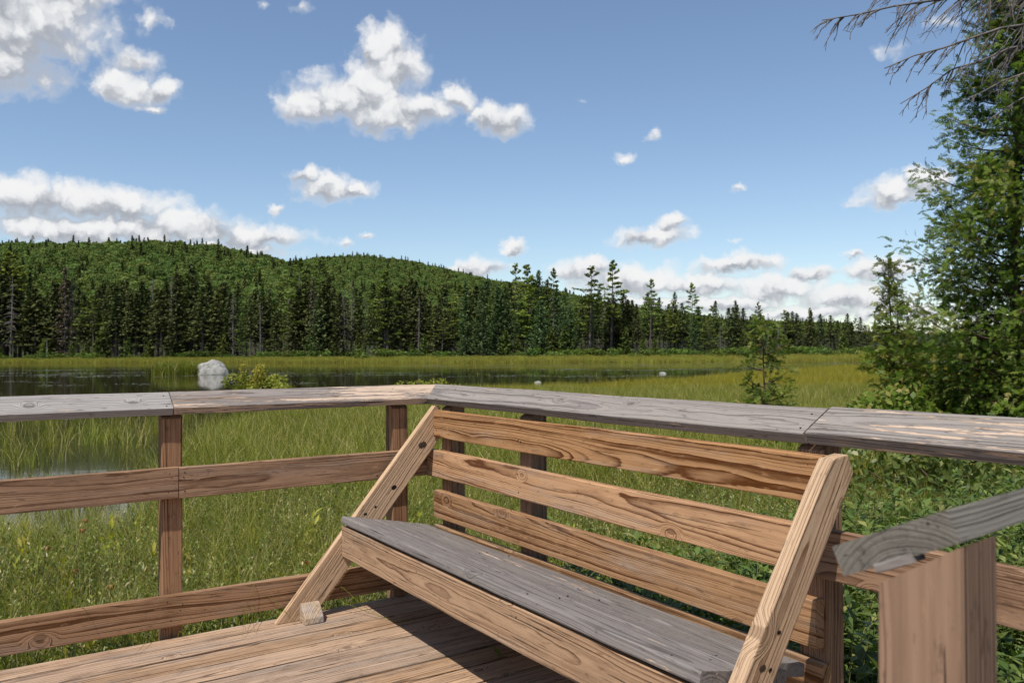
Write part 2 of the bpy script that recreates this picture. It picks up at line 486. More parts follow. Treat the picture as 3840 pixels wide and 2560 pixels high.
L_SPRUCE = foliage('spruce_needles', (.020, .028, .010), (.135, .152, .050), .18, .6, spec=.1)
L_PINE = foliage('pine_needles', (.036, .058, .015), (.185, .225, .050), .22, .6, spec=.1)
L_LARCH = foliage('larch_needles', (.034, .062, .026), (.130, .185, .075), .25, .6, spec=.1)
L_DEAD = foliage('dead_needles', (.080, .062, .048), (.185, .150, .115), .1, .8, spec=.05)
L_BUSH = foliage('shore_bush_leaves', (.030, .055, .010), (.115, .165, .030), .3, .5, spec=.15)
L_HILL = foliage('hill_leaves', (.050, .078, .022), (.120, .162, .042), .25, .6, objvar=.26, hue=.022, spec=.05)
L_CEDAR = foliage('cedar_scales', (.024, .048, .006), (.165, .222, .028), .32, .5, objvar=.08, third=(.28, .22, .07), spec=.2)
L_GRASS = foliage('sedge_blades', (.045, .066, .005), (.290, .300, .034), .30, .45, objvar=.25, hue=.015, third=(.58, .47, .22), spec=.2)
L_FLAT = foliage('golden_sedge', (.140, .130, .010), (.350, .300, .036), .35, .5, objvar=.18, hue=.015, third=(.46, .35, .13), spec=.12)
L_FARG = foliage('pale_sedge', (.160, .160, .022), (.380, .350, .075), .30, .6, objvar=.2, spec=.1)
L_LEAF = foliage('bog_leaves', (.028, .048, .005), (.210, .250, .045), .25, .38, objvar=.25, spec=.3, third=(.38, .32, .14))
L_LAUR = foliage('shrub_leaves', (.030, .055, .012), (.135, .185, .040), .25, .42, objvar=.25, spec=.3, third=(.22, .23, .07))
L_GALE = foliage('yellow_leaves', (.18, .18, .02), (.42, .38, .06), .4, .45, objvar=.15, spec=.2)
L_BOGB = foliage('gold_bush_leaves', (.085, .090, .010), (.32, .30, .045), .35, .5, spec=.2)
B_TRUNK = bark('grey_bark', (.150, .125, .105), (.050, .040, .034))
B_PALE = bark('pale_bark', (.42, .40, .37), (.20, .18, .16))
B_CEDAR = bark('cedar_bark', (.145, .095, .070), (.050, .034, .026))
B_DEAD = bark('dead_twig_bark', (.200, .175, .155), (.060, .050, .045))

# ------------------------------------------------------------------ ground, pond, far shore, hills
WATER_Z = -0.60


def far_shore_y(s):
    return np.interp(s, [-1.2, -.75, -.6, -.4, -.2, 0, .2, .37, .5, .7, 1.2], [225, 217, 210, 190, 168, 152, 145, 147, 160, 175, 200])


def near_edge_y(s):
    """where the near bog mat gives way to open water (forward distance)"""
    return np.interp(s, [-1.2, -.62, -.5, -.43, -.40, -.35, -.25, -.15, -.05, .05, .2, .3, .4, 1.2], [7.6, 7.6, 7.8, 8.4, 11, 17, 23, 28, 33, 36, 42, 58, 74, 90])


def fbm2(x, y, seed=0):
    v = np.zeros_like(x, dtype=float)
    for k in range(4):
        f = 2.0 ** k
        v += np.sin(x * f * 1.0 + seed + 1.7 * k + 1.3 * np.sin(y * f * .7 + k)) * np.cos(y * f * 1.1 - seed * 2 + 2.1 * k + np.sin(x * f * .6)) / f
    return v / 1.9


def grid_polar(ys, ss, zf):
    S, Y = np.meshgrid(ss, ys)
    X = S * Y
    Z = zf(S, Y, X)
    V = np.stack([X, Y, Z], -1).reshape(-1, 3)
    n, m = len(ys), len(ss)
    i = np.arange(n - 1)[:, None]; j = np.arange(m - 1)[None]
    F = np.stack([i * m + j, i * m + j + 1, (i + 1) * m + j + 1, (i + 1) * m + j], -1).reshape(-1, 4)
    return V, F


def soil(name, a, b, sc=3.0):
    m, t, out = new_mat(name); p = principled(t, out, .95, .1)
    tcn = t.nodes.new('ShaderNodeTexCoord')
    n = noise(t, tcn.outputs['Object'], sc, 6, .65)
    t.links.new(ramp(t, n.outputs[0], [(.35, a), (.65, b)]), p.inputs['Base Color'])
    bp = t.nodes.new('ShaderNodeBump'); bp.inputs['Strength'].default_value = .6; bp.inputs['Distance'].default_value = .05
    t.links.new(n.outputs[0], bp.inputs['Height']); t.links.new(bp.outputs[0], p.inputs['Normal'])
    return m


M_PEAT = soil('peat_moss', (.012, .013, .006), (.045, .040, .018))
M_FLOOR = soil('forest_floor', (.020, .026, .010), (.060, .070, .022), .6)


def bog_z(x, y):
    s = x / np.maximum(y, .5)
    e = near_edge_y(s) + 1.6 * fbm2(x * .35, y * .2, 3)
    k = np.clip((e - y) / 2.2, -1, 1)
    k = np.where(y < 1, 1, k)
    return np.where(k > 0, WATER_Z + .16 * np.minimum(1, k * 1.4), WATER_Z + .5 * k) + .025 * fbm2(x * 2.1, y * 2.3, 1) * (k > 0)


# one sheet: bog mat, pond bed, far bank, out to the horizon
def ground_z(S, Y, X):
    z = bog_z(X, Y)
    fs = far_shore_y(S) + 2.0 * fbm2(X * .05, Y * .05 + 3, 5)
    d = Y - fs
    bank = WATER_Z + np.where(d < 0, d * .15, np.minimum(d * .10, .5) + np.maximum(d - 8, 0) * .018)
    return np.where(Y > near_edge_y(S) + 6, np.maximum(np.maximum(bank, -3.0), -3.0), z)


ys = np.concatenate([np.linspace(.3, 30, 100), np.linspace(30.6, 120, 110), np.linspace(121, 300, 90), np.linspace(305, 6000, 40)])
V, F = grid_polar(ys, np.linspace(-2.2, 2.2, 200), ground_z)
tag(obj('ground', mesh_np('ground', V, F, M_PEAT, smooth=True)), kind='structure')
# ground behind and beside the camera
V = np.array([[-60, -60, WATER_Z + .10], [60, -60, WATER_Z + .10], [60, .5, WATER_Z + .10], [-60, .5, WATER_Z + .10]])
tag(obj('ground', mesh_np('ground_behind', V, np.array([[0, 1, 2, 3]]), M_PEAT)), kind='structure')

m, t, out = new_mat('pond_water')
p = principled(t, out, .05, .5)
p.inputs['Base Color'].default_value = (.030, .026, .010, 1)
p.inputs['IOR'].default_value = 1.33
tcn = t.nodes.new('ShaderNodeTexCoord')
n1 = noise(t, vmath(t, 'MULTIPLY', tcn.outputs['Object'], (1.0, 2.2, 1)), 1.3, 3, .5)
n2 = noise(t, vmath(t, 'MULTIPLY', tcn.outputs['Object'], (.05, .16, 1)), 1.0, 3, .5)
patch = maprange(t, n2.outputs[0], .52, .66, .02, .24)
wsx = t.nodes.new('ShaderNodeSeparateXYZ'); t.links.new(tcn.outputs['Object'], wsx.inputs[0])
wind = nmath(t, 'MULTIPLY', maprange(t, wsx.outputs[0], 36, 46), maprange(t, wsx.outputs[1], 108, 116))   # wind ruffled water at the far right
patch = nmath(t, 'MAXIMUM', patch, nmath(t, 'MULTIPLY', wind, 1.0))
bp = t.nodes.new('ShaderNodeBump'); bp.inputs['Distance'].default_value = .03
t.links.new(patch, bp.inputs['Strength']); t.links.new(n1.outputs[0], bp.inputs['Height']); t.links.new(bp.outputs[0], p.inputs['Normal'])
M_WATER = m
V = np.array([[-600, 2, WATER_Z], [600, 2, WATER_Z], [600, 330, WATER_Z], [-600, 330, WATER_Z]])
tag(obj('pond_water', mesh_np('pond_water', V, np.array([[0, 1, 2, 3]]), M_WATER)), kind='structure')

HL_S = [-1.3, -.75, -.6057, -.5, -.4252, -.34, -.2757, -.24, -.2, -.14, -.1]
HL_E = [.07, .112, .121, .120, .122, .112, .100, .090, .075, .04, .0]
HR_S = [-.6, -.4, -.3, -.2246, -.1777, -.115, -.06, -.0284, .04, .115, .17, .26, .5, 1.2]
HR_E = [.03, .07, .095, .105, .109, .102, .088, .080, .068, .050, .042, .030, .022, .02]
D1, D2 = 650.0, 1150.0


def hill_z(S, Y, X):
    base = WATER_Z + 1.0 + (Y - 230) * .012
    h1 = np.interp(S, HL_S, HL_E) * D1 + CAM_Z
    h2 = np.interp(S, HR_S, HR_E) * D2 + CAM_Z
    r1 = np.clip((Y - 260) / (D1 - 260), 0, 1); r1 = r1 * r1 * (3 - 2 * r1) * .6 + r1 * .4
    r2 = np.clip((Y - 330) / (D2 - 330), 0, 1); r2 = r2 * r2 * (3 - 2 * r2) * .5 + r2 * .5
    f1 = np.clip((Y - D1) / 500, 0, 1)
    z1 = h1 * r1 * (1 - f1); z2 = h2 * r2 * (1 - np.clip((Y - D2) / 900, 0, 1) * .8)
    lump = 2.5 * fbm2(X * .012, Y * .012, 2) * np.clip((Y - 280) / 150, 0, 1)
    return np.maximum(np.maximum(z1, z2) - 3 + lump, base - 6)


V, F = grid_polar(np.linspace(235, 2600, 140), np.linspace(-1.3, 1.2, 160), hill_z)
tag(obj('hill', mesh_np('hill', V, F, M_FLOOR, smooth=True)), kind='structure')

# ------------------------------------------------------------------ scattering of uncountable cover
TEMPL = bpy.data.collections.new('templates')


def template_collection(name, meshes):
    c = bpy.data.collections.new(name)
    for i, me in enumerate(meshes):
        o = bpy.data.objects.new('%s_%02d' % (name, i), me); c.objects.link(o)
    return c


def scatter(name, pts, rot, scale, idx, coll, label, cat=None):
    n = len(pts)
    me = bpy.data.meshes.new(name + '_points')
    me.vertices.add(n); me.vertices.foreach_set('co', np.ascontiguousarray(pts, np.float32).ravel())
    a = me.attributes.new('rot', 'FLOAT_VECTOR', 'POINT'); a.data.foreach_set('vector', np.ascontiguousarray(rot, np.float32).ravel())
    a = me.attributes.new('size', 'FLOAT_VECTOR', 'POINT'); a.data.foreach_set('vector', np.ascontiguousarray(scale, np.float32).ravel())
    a = me.attributes.new('pick', 'INT', 'POINT'); a.data.foreach_set('value', np.ascontiguousarray(idx, np.int32))
    o = bpy.data.objects.new(name, me); COL.objects.link(o)
    g = bpy.data.node_groups.new(name, 'GeometryNodeTree')
    g.interface.new_socket('Geometry', in_out='INPUT', socket_type='NodeSocketGeometry')
    g.interface.new_socket('Geometry', in_out='OUTPUT', socket_type='NodeSocketGeometry')
    gi = g.nodes.new('NodeGroupInput'); go = g.nodes.new('NodeGroupOutput')
    ci = g.nodes.new('GeometryNodeCollectionInfo'); ci.inputs['Collection'].default_value = coll
    ci.inputs['Separate Children'].default_value = True; ci.inputs['Reset Children'].default_value = True
    ip = g.nodes.new('GeometryNodeInstanceOnPoints'); ip.inputs['Pick Instance'].default_value = True

    def named(nm, ty):
        nd = g.nodes.new('GeometryNodeInputNamedAttribute'); nd.data_type = ty; nd.inputs['Name'].default_value = nm
        return nd.outputs['Attribute']
    er = g.nodes.new('FunctionNodeEulerToRotation')
    g.links.new(named('rot', 'FLOAT_VECTOR'), er.inputs[0])
    g.links.new(gi.outputs[0], ip.inputs['Points']); g.links.new(ci.outputs[0], ip.inputs['Instance'])
    g.links.new(named('pick', 'INT'), ip.inputs['Instance Index'])
    g.links.new(er.outputs[0], ip.inputs['Rotation']); g.links.new(named('size', 'FLOAT_VECTOR'), ip.inputs['Scale'])
    g.links.new(ip.outputs[0], go.inputs[0])
    md = o.modifiers.new('scatter', 'NODES'); md.node_group = g
    tag(o, label, cat, kind='stuff')
    return o


def scat_simple(name, pts, s0, s1, nvar, coll, label, cat, tilt=.0, sz=None):
    n = len(pts)
    rot = np.stack([rng.normal(0, tilt, n), rng.normal(0, tilt, n), rng.uniform(0, 6.283, n)], 1)
    s = rng.uniform(s0, s1, n)
    sc = np.stack([s, s, s * (1 if sz is None else rng.uniform(*sz, n))], 1)
    return scatter(name, pts, rot, sc, rng.integers(0, nvar, n), coll, label, cat)


# ------------------------------------------------------------------ boards and railing
AL = 0.5687
U = Vector((math.cos(AL), math.sin(AL), 0)); Vv = Vector((math.sin(AL), -math.cos(AL), 0)); Zv = Vector((0, 0, 1))
C0 = Vector((-0.4442, 4.5741, 0))
T38, W140, P89 = .038, .140, .089


def uv(u, v, z=0.0):
    return C0 + U * u + Vv * v + Zv * z


def board_mesh(name, L, W, T, mat, k0=0.0, k1=0.0, r=.004, seed=0, wob=.0012, seg=.16, z0=0.0, z1=0.0):
    """timber along local x, width y, thickness z; k0/k1 skew the end cuts with y, z0/z1 with z"""
    rg = random.Random(seed)
    n = max(3, int(L / seg))
    prof = []
    for cx, cy, a0 in ((W / 2 - r, T / 2 - r, 0), (-W / 2 + r, T / 2 - r, 90), (-W / 2 + r, -T / 2 + r, 180), (W / 2 - r, -T / 2 + r, 270)):
        for da in (0, 45, 90):
            a = R(a0 + da); prof.append((cx + r * math.cos(a), cy + r * math.sin(a)))
    k = len(prof)
    Vs, Fs = [], []
    ph = [rg.uniform(0, 6.28) for _ in range(4)]
    for i in range(n + 1):
        x = -L / 2 + L * i / n
        dy = wob * (math.sin(x * 3.1 + ph[0]) + .6 * math.sin(x * 7.7 + ph[1])); dz = wob * (math.sin(x * 2.3 + ph[2]) + .5 * math.sin(x * 6.1 + ph[3]))
        for j, (y, z) in enumerate(prof):
            xx = x
            if i == 0: xx += k0 * y + z0 * z
            if i == n: xx += k1 * y + z1 * z
            jit = .0007
            Vs.append((xx, y + dy + rg.uniform(-jit, jit), z + dz + rg.uniform(-jit, jit)))
    for i in range(n):
        for j in range(k):
            a, b = i * k + j, i * k + (j + 1) % k
            Fs.append((a, b, b + k, a + k))
    Fs.append(tuple(range(k - 1, -1, -1))); Fs.append(tuple(range(n * k, n * k + k)))
    me = bpy.data.meshes.new(name); me.from_pydata(Vs, [], Fs); me.update(); me.materials.append(mat)
    return me


def basis(o, x, y):
    x = x.normalized(); z = x.cross(y).normalized(); y = z.cross(x)
    Mx = Matrix.Identity(4)
    for i in range(3):
        Mx[i][0], Mx[i][1], Mx[i][2], Mx[i][3] = x[i], y[i], z[i], o[i]
    return Mx


SEED = [100]


def board(name, parent, a, b, ydir, W, T, mat, **kw):
    """timber from a to b (centre line)"""
    SEED[0] += 1
    L = (b - a).length
    me = board_mesh(name, L, W, T, mat, seed=SEED[0], **kw)
    return obj(name, me, parent, basis((a + b) / 2, b - a, ydir))


# deck -------------------------------------------------------------
deck = empty('deck', uv(-2.3, 2.0, 0)); tag(deck, kind='structure')
PD = (U - Vv * .033).normalized(); PN = (Vv + U * .033).normalized()
e0 = uv(-1, .018)
off = 0.0
k = 0
while off < 5.4:
    w = .118 if k == 0 else .146 + rng.uniform(-.002, .002)
    c = e0 + PN * (off + w / 2)
    a0 = c - PD * 4.2; a1 = c + PD * (.985 + .003 * rng.uniform(-1, 1))
    board('plank', deck, a0 + Zv * (-.0195 + rng.uniform(-.0015, .0015)), a1 + Zv * (-.0195 + rng.uniform(-.0015, .0015)), PN, w, .038, W_DECK, wob=.0011, r=.005)
    off += w + rng.uniform(.010, .015); k += 1
board('rim_board', deck, e0 - PD * 4.2 - PN * .026 + Zv * -.105, e0 + PD * .99 - PN * .026 + Zv * -.105, Zv, .17, .038, W_RIM)
board('rim_board', deck, uv(.0, -.02, -.16) + U * .0, uv(.0, 5.3, -.16), Zv, .235, .030, W_RIM)
for uu in (-.5, -1.7, -2.9, -4.1):
    board('joist', deck, uv(uu, .05, -.16), uv(uu, 5.3, -.16), Zv, .23, .038, W_RIM)

# screws -----------------------------------------------------------
sv, sf = [], []
for i in range(8):
    a = i * math.pi / 4
    sv.append((.0030 * math.cos(a), .0030 * math.sin(a), .0006)); sv.append((.0019 * math.cos(a), .0019 * math.sin(a), .0012)); sv.append((.0030 * math.cos(a), .0030 * math.sin(a), -.004))
for i in range(8):
    j = (i + 1) % 8
    sf.append((3 * i, 3 * j, 3 * j + 1, 3 * i + 1)); sf.append((3 * i + 2, 3 * j + 2, 3 * j, 3 * i))
sf.append(tuple(3 * i + 1 for i in range(8)))
SCREW = bpy.data.meshes.new('screw'); SCREW.from_pydata(sv, [], sf); SCREW.materials.append(M_SCREW)


def screw(board_obj, world_pt, nrm):
    """screw head as sub-part of the board it holds"""
    y = Zv if abs(nrm.z) < .9 else U
    zz = nrm.normalized(); xx = y.cross(zz).normalized(); yy = zz.cross(xx)
    Mx = Matrix.Identity(4)
    for i in range(3):
        Mx[i][0], Mx[i][1], Mx[i][2], Mx[i][3] = xx[i], yy[i], zz[i], world_pt[i]
    o = bpy.data.objects.new('screw', SCREW); COL.objects.link(o)
    o.parent = board_obj
    o.matrix_local = MW[board_obj.name].inverted() @ Mx


MW = {}
_board = board


def board(name, parent, a, b, ydir, W, T, mat, **kw):
    o = _board(name, parent, a, b, ydir, W, T, mat, **kw)
    MW[o.name] = basis((a + b) / 2, b - a, ydir)
    return o


# posts, rails, caps
Z_MID, Z_BOT, Z_S1, Z_S3 = .628, .052, .839, .4207
CAP_T, CAP_W = .5215, .140
cnz = 1.038; cnv = .0416


def cap_centre(off_sign):
    # centre of the tilted cap section measured from the run's post face towards the deck
    mid_v = cnv - CAP_W / 2 * math.cos(CAP_T) - T38 / 2 * math.sin(CAP_T)
    mid_z = cnz + CAP_W / 2 * math.sin(CAP_T) - T38 / 2 * math.cos(CAP_T)
    return mid_v, mid_z


def post_mesh(name, zt_in, zt_out, zb, mat, w=P89):
    """square post, local x up (grain), top cut sloped: low on the deck side (+y)"""
    h = (zt_in + zt_out) / 2 - zb
    me = board_mesh(name, h, w, w, mat, k1=(zt_in - zt_out) / w, seed=SEED[0], r=.005, seg=.25)
    SEED[0] += 1
    return me, zb + h / 2


def post(parent, base_c, inward, mat=W_POST):
    zt_in = cnz - T38 / math.cos(CAP_T) + .012 - .02; zt_out = zt_in + P89 * math.tan(CAP_T)
    me, zc = post_mesh('post', zt_in, zt_out, -.55, mat)
    Mx = basis(Vector((base_c.x, base_c.y, zc)), Zv, inward)
    o = obj('post', me, parent, Mx); MW[o.name] = Mx
    return o


left = empty('deck_railing', uv(-1.8, 0, 0))
tag(left, 'left deck railing with splintered cap meeting the bench railing at a mitred corner', 'railing')
for u0 in (-1.316, -.1765, -2.62, -3.7):
    post(left, uv(u0, -P89 / 2), Vv)
mv, mz = cap_centre(1)
capdir_l = (Vv * math.cos(CAP_T) - Zv * math.sin(CAP_T))
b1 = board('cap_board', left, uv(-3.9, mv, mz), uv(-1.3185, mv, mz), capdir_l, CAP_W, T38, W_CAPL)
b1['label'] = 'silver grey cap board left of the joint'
# mitre: end follows the 45 degree line in plan
kmit = math.cos(CAP_T)
b2 = board('cap_board', left, uv(-1.3145, mv, mz), uv(-mv, mv, mz), capdir_l, CAP_W, T38, W_SPLIT, k1=-kmit, z1=math.sin(CAP_T))
b2['label'] = 'splintered cap board with bare tan streaks'
for bo, us in ((b1, (-1.345, -1.345, -2.6)), (b2, (-1.29, -1.285, -.2))):
    for q, uu in enumerate(us):
        pt = uv(uu, mv + (.045 if q % 2 else -.03), mz) + (Vv * math.sin(CAP_T) + Zv * math.cos(CAP_T)) * (T38 / 2) - Zv * (.045 if q % 2 else -.03) * math.tan(CAP_T)
        screw(bo, pt, Vv * math.sin(CAP_T) + Zv * math.cos(CAP_T))
rv = T38 / 2
m1 = board('middle_rail', left, uv(-3.9, rv, Z_MID + .07), uv(-1.298, rv, Z_MID + .07), Zv, W140, T38, W_RAIL)
m2 = board('middle_rail', left, uv(-1.295, rv, Z_MID + .07), uv(-.040, rv, Z_MID + .07), Zv, W140, T38, W_RAIL)
m3 = board('bottom_rail', left, uv(-3.9, rv, Z_BOT + .07), uv(-.040, rv, Z_BOT + .07), Zv, W140, T38, W_RAIL)
for bo, us in ((m1, (-1.335, -1.325, -1.34, -2.6)), (m2, (-1.27, -1.275, -1.27, -.18)), (m3, (-1.345, -1.28, -1.33, -1.29, -.16))):
    z0 = (Z_MID if bo is not m3 else Z_BOT)
    for q, uu in enumerate(us):
        screw(bo, uv(uu, T38 + .0004, z0 + (.115, .095, .03, .07, .11)[q]), Vv)

right = empty('deck_railing', uv(0, 1.8, 0))
tag(right, 'right deck railing behind the bench with two grey cap boards and dark posts', 'railing')
for v0 in (.178, .926, 2.456, 3.55):
    post(right, uv(P89 / 2, v0), -U)
capdir_r = (-U * math.cos(CAP_T) - Zv * math.sin(CAP_T))
c1 = board('cap_board', right, uv(-mv, 2.463, mz), uv(-mv, mv, mz), capdir_r, CAP_W, T38, W_CAP, k1=-kmit, z1=-math.sin(CAP_T))
c2 = board('cap_board', right, uv(-mv, 4.3, mz + .003), uv(-mv, 2.4735, mz + .003), capdir_r, CAP_W + .003, T38 + .003, W_CAP)
c1['label'] = 'pale grey cap board behind the bench'; c2['label'] = 'grey cap board with a bare tan patch at its end'
capn_r = -U * math.sin(CAP_T) + Zv * math.cos(CAP_T)
for bo, vs in ((c1, (2.43, 2.44, .93, .95, .2)), (c2, (2.50, 2.51, 3.5))):
    for q, v0 in enumerate(vs):
        d = .045 if q % 2 else -.03
        screw(bo, uv(-mv, v0, mz) + capdir_r * d + capn_r * (T38 / 2 + .002), capn_r)
r2 = board('middle_rail', right, uv(-rv, .002, Z_MID + .07), uv(-rv, 2.455, Z_MID + .07), Zv, W140, T38, W_SLAT)
r2['label'] = 'middle rail with swirling dark grain behind the bench'
r3 = board('middle_rail', right, uv(-rv - .003, 2.460, Z_MID + .07), uv(-rv - .003, 4.3, Z_MID + .07), Zv, W140, T38, W_RAIL)
r4 = board('bottom_rail', right, uv(-rv, .002, Z_BOT + .07), uv(-rv, 4.3, Z_BOT + .07), Zv, W140, T38, W_RAIL)
for bo, vs in ((r2, (.15, .17, .16, .92, .93)), (r3, (2.49, 2.495))):
    for q, v0 in enumerate(vs):
        screw(bo, uv(-T38 - .0006 - (.003 if bo is r3 else 0), v0, Z_MID + (.115, .03, .07, .11, .03)[q]), -U)

# near railing beside the camera -----------------------------------
NPC = Vector((.4494, .8543, 0)); na = 2.2597
nd = Vector((math.cos(na), math.sin(na), 0)); ne = Vector((nd.y, -nd.x, 0))
near = empty('deck_railing', NPC)
tag(near, 'blurred near railing end at lower right with a sloped cap on a thick post', 'railing')
me, zc = post_mesh('post', 1.0256, 1.0817, -.55, W_NEAR, P89)
obj('post', me, near, basis(Vector((NPC.x, NPC.y, zc)) + nd * (P89 / 2) + ne * (P89 / 2), Zv, nd))
for q in (1.6,):
    me, zc = post_mesh('post', 1.0256, 1.0817, -.55, W_NEAR, P89)
    obj('post', me, near, basis(Vector((NPC.x, NPC.y, zc)) + nd * (P89 / 2) + ne * (P89 / 2 + q), Zv, nd))
cA = NPC + nd * .142 + Zv * 1.058; cB = NPC + nd * .013 + Zv * 1.118
cdir = (cA - cB).normalized(); cn = cdir.cross(ne); cn = cn if cn.z > 0 else -cn
cc = (cA + cB) / 2 - cn * (T38 / 2 - .002)
board('cap_board', near, cc + ne * .004, cc + ne * 2.4, cdir, .140, .035, W_NCAP, r=.0025)
board('middle_rail', near, NPC + nd * (P89 + rv) + ne * .0 + Zv * (Z_MID + .07), NPC + nd * (P89 + rv) + ne * 2.4 + Zv * (Z_MID + .07), Zv, W140, T38, W_RAIL)
sh_c = NPC + nd * .068 + ne * .012 + Zv * 1.052
o = board('shim', near, sh_c - cdir * .022, sh_c + cdir * .022, ne, .03, .010, M_SHIM, r=.002)

# bench ------------------------------------------------------------
bench = empty('bench', uv(-.35, 1.33, 0))
tag(bench, 'wooden bench with grey seat boards and slanted pale end frames against the railing', 'bench')


def prism(name, parent, poly, thick, mat, Mx, bev=.004):
    """polygon in local xy extruded along z (centred), edges eased"""
    bm = bmesh.new()
    lo = [bm.verts.new((x, y, -thick / 2)) for x, y in poly]; hi = [bm.verts.new((x, y, thick / 2)) for x, y in poly]
    bm.faces.new(lo[::-1]); bm.faces.new(hi)
    for i in range(len(poly)):
        j = (i + 1) % len(poly); bm.faces.new((lo[i], lo[j], hi[j], hi[i]))
    bm.normal_update()
    bmesh.ops.bevel(bm, geom=bm.edges[:], offset=bev, segments=2, affect='EDGES', profile=.6)
    me = bpy.data.meshes.new(name); bm.to_mesh(me); bm.free(); me.materials.append(mat)
    o = obj(name, me, parent, Mx); MW[o.name] = Mx
    return o


def end_frame(label, a_u, slope, wid, v0, v1, z_top, u_cut):
    """leaning board: profile in (u, z); grain runs up the slope"""
    def fr(z): return a_u + slope * z
    zc_ = (u_cut - a_u - wid) / slope
    if zc_ < z_top:
        pts = [(fr(0), 0.001), (fr(0) + wid, 0.001), (u_cut, zc_), (u_cut, z_top), (fr(z_top) if fr(z_top) < u_cut else u_cut - .01, z_top)]
    else:
        pts = [(fr(0), 0.001), (fr(0) + wid, 0.001), (fr(z_top - .05) + wid, z_top - .05), (fr(z_top) + .07, z_top + .005), (fr(z_top), z_top - .005), (fr(z_top - .04), z_top - .04)]
    o = uv(a_u + slope * .5 + wid / 2, (v0 + v1) / 2, .5)
    xd = (U * slope + Zv).normalized(); yd = (U - Zv * slope).normalized()
    Mx = basis(o, xd, yd)
    inv = Mx.inverted()
    loc = [inv @ uv(u_, (v0 + v1) / 2, z_) for u_, z_ in pts]
    f = prism('end_frame', bench, [(q.x, q.y) for q in loc], abs(v1 - v0), W_PALE, Mx, .0045)
    f['label'] = label
    return f


fl = end_frame('pale slanted end frame with a dark knot hole', -.876, .843, .176, .077, .115, 1.0, -.001)
frr = end_frame('pale slanted end frame at the right end of the bench', -.753, .666, .128, 2.560, 2.606, .985, .5)


def frame_pt(u, z, v): return uv(u, v, z)


# knot holes and nail holes in the end frames
def dark_disc(name, parent, c, n, rad, mat=M_SCREW):
    bm = bmesh.new()
    ring = []
    xx = Zv.cross(n).normalized(); yy = n.cross(xx)
    pw = MW[parent.name].inverted()
    cen = bm.verts.new(pw @ (c + n * .0009))
    for i in range(10):
        a = i * math.pi / 5; rr = rad * (1 + .25 * math.sin(2 * a + 1) + .1 * random.uniform(-1, 1))
        ring.append(bm.verts.new(pw @ (c + xx * rr * math.cos(a) + yy * rr * math.sin(a) + n * .0004)))
    for i in range(10):
        bm.faces.new((cen, ring[i], ring[(i + 1) % 10]))
    me = bpy.data.meshes.new(name); bm.to_mesh(me); bm.free(); me.materials.append(mat)
    o = bpy.data.objects.new(name, me); COL.objects.link(o); o.parent = parent
    return o


M_KNOT = plain('knot_brown', (.060, .038, .024), .8)
M_HOLE = plain('hole_black', (.008, .006, .005), .9)
dark_disc('knot', fl, uv(-.105, .1155, .80), Vv, .021, M_KNOT)
for (u_, z_, r_, mm) in ((-.268, .595, .013, M_HOLE), (-.37, .505, .006, M_HOLE), (-.425, .475, .008, M_HOLE), (-.36, .66, .004, M_HOLE), (-.56, .12, .004, M_HOLE)):
    dark_disc('hole', fl, uv(u_, .1155, z_), Vv, r_, mm)
for (z_, w_, r_, mm) in ((.33, .05, .010, M_KNOT), (.40, .075, .007, M_HOLE), (.43, .06, .008, M_HOLE), (.46, .09, .006, M_HOLE), (.47, .055, .011, M_KNOT), (.55, .065, .006, M_HOLE), (.37, .10, .005, M_HOLE)):
    dark_disc('hole', frr, uv(-.753 + .666 * z_ + w_, 2.6065, z_), Vv, r_, mm)

s1 = board('back_slat', bench, uv(-rv - .001, .118, Z_S1 + .07), uv(-rv - .001, 2.53, Z_S1 + .07), Zv, W140, T38, W_SLAT)
s3 = board('back_slat', bench, uv(-rv - .001, .116, Z_S3 + .07), uv(-rv - .001, 2.500, Z_S3 + .07), Zv, W140, T38, W_SLAT)
s1['label'] = 'upper back slat with long dark grain lines'; s3['label'] = 'lower back slat with an oval grain swirl'
led = board('ledger', bench, uv(-rv - .001, .116, .312), uv(-rv - .001, 2.523, .312), Zv, W140, T38, W_FASC)
for bo, zc_, vs in ((s1, Z_S1, (.14, .145, .93, .95, 2.48, 2.49)), (s3, Z_S3, (.14, .15, .92, .96, 2.44)), (led, .242, (2.45, 2.50, 2.47))):
    for q, v0 in enumerate(vs):
        screw(bo, uv(-T38 - .0016, v0, zc_ + (.10, .035, .05, .045, .11, .05)[q]), -U)
fas = board('seat_fascia', bench, uv(-.531, .117, .354), uv(-.531, 2.558, .354), Zv, .148, T38, W_FASC)
for v0, dz in ((.80, .045), (.95, .030), (1.7, .04)):
    screw(fas, uv(-.5506, v0, .354 + dz), -U)
th = R(11.4)
sdir = (U * math.cos(th) - Zv * math.sin(th))
sn = (U * math.sin(th) + Zv * math.cos(th))
pos = 0.0
front = uv(-.547, 0, .479)
for w, va, vb in ((.163, .118, 2.552), (.166, .119, 2.545), (.140, .101, 2.490)):
    cen = front + sdir * (pos + w / 2) - sn * (T38 / 2)
    o = board('seat_board', bench, cen + Vv * va, cen + Vv * vb, sdir, w, T38, W_SEAT, r=.007, wob=.0016)
    for v0 in (.25, .93, 1.75, 2.44):
        for d in (-.35, .3):
            screw(o, cen + Vv * (v0 + d * .06) + sdir * (d * w) + sn * (T38 / 2 + .001), sn)
    pos += w + .0065
# wedge shaped foot block at the left frame
Mx = basis(uv(-.7185, 0, 0), Vv, Zv)
blk = prism('foot_block', bench, [(.1165, .002), (.203, .002), (.198, .03), (.142, .088), (.1165, .086)], .092, W_BLOCK, Mx, .005)
blk['label'] = 'small wedge shaped foot block showing end grain'
prism('foot_block', bench, [(2.608, .002), (2.69, .002), (2.68, .03), (2.63, .088), (2.608, .086)], .092, W_BLOCK, basis(uv(-.60, 0, 0), Vv, Zv), .005)

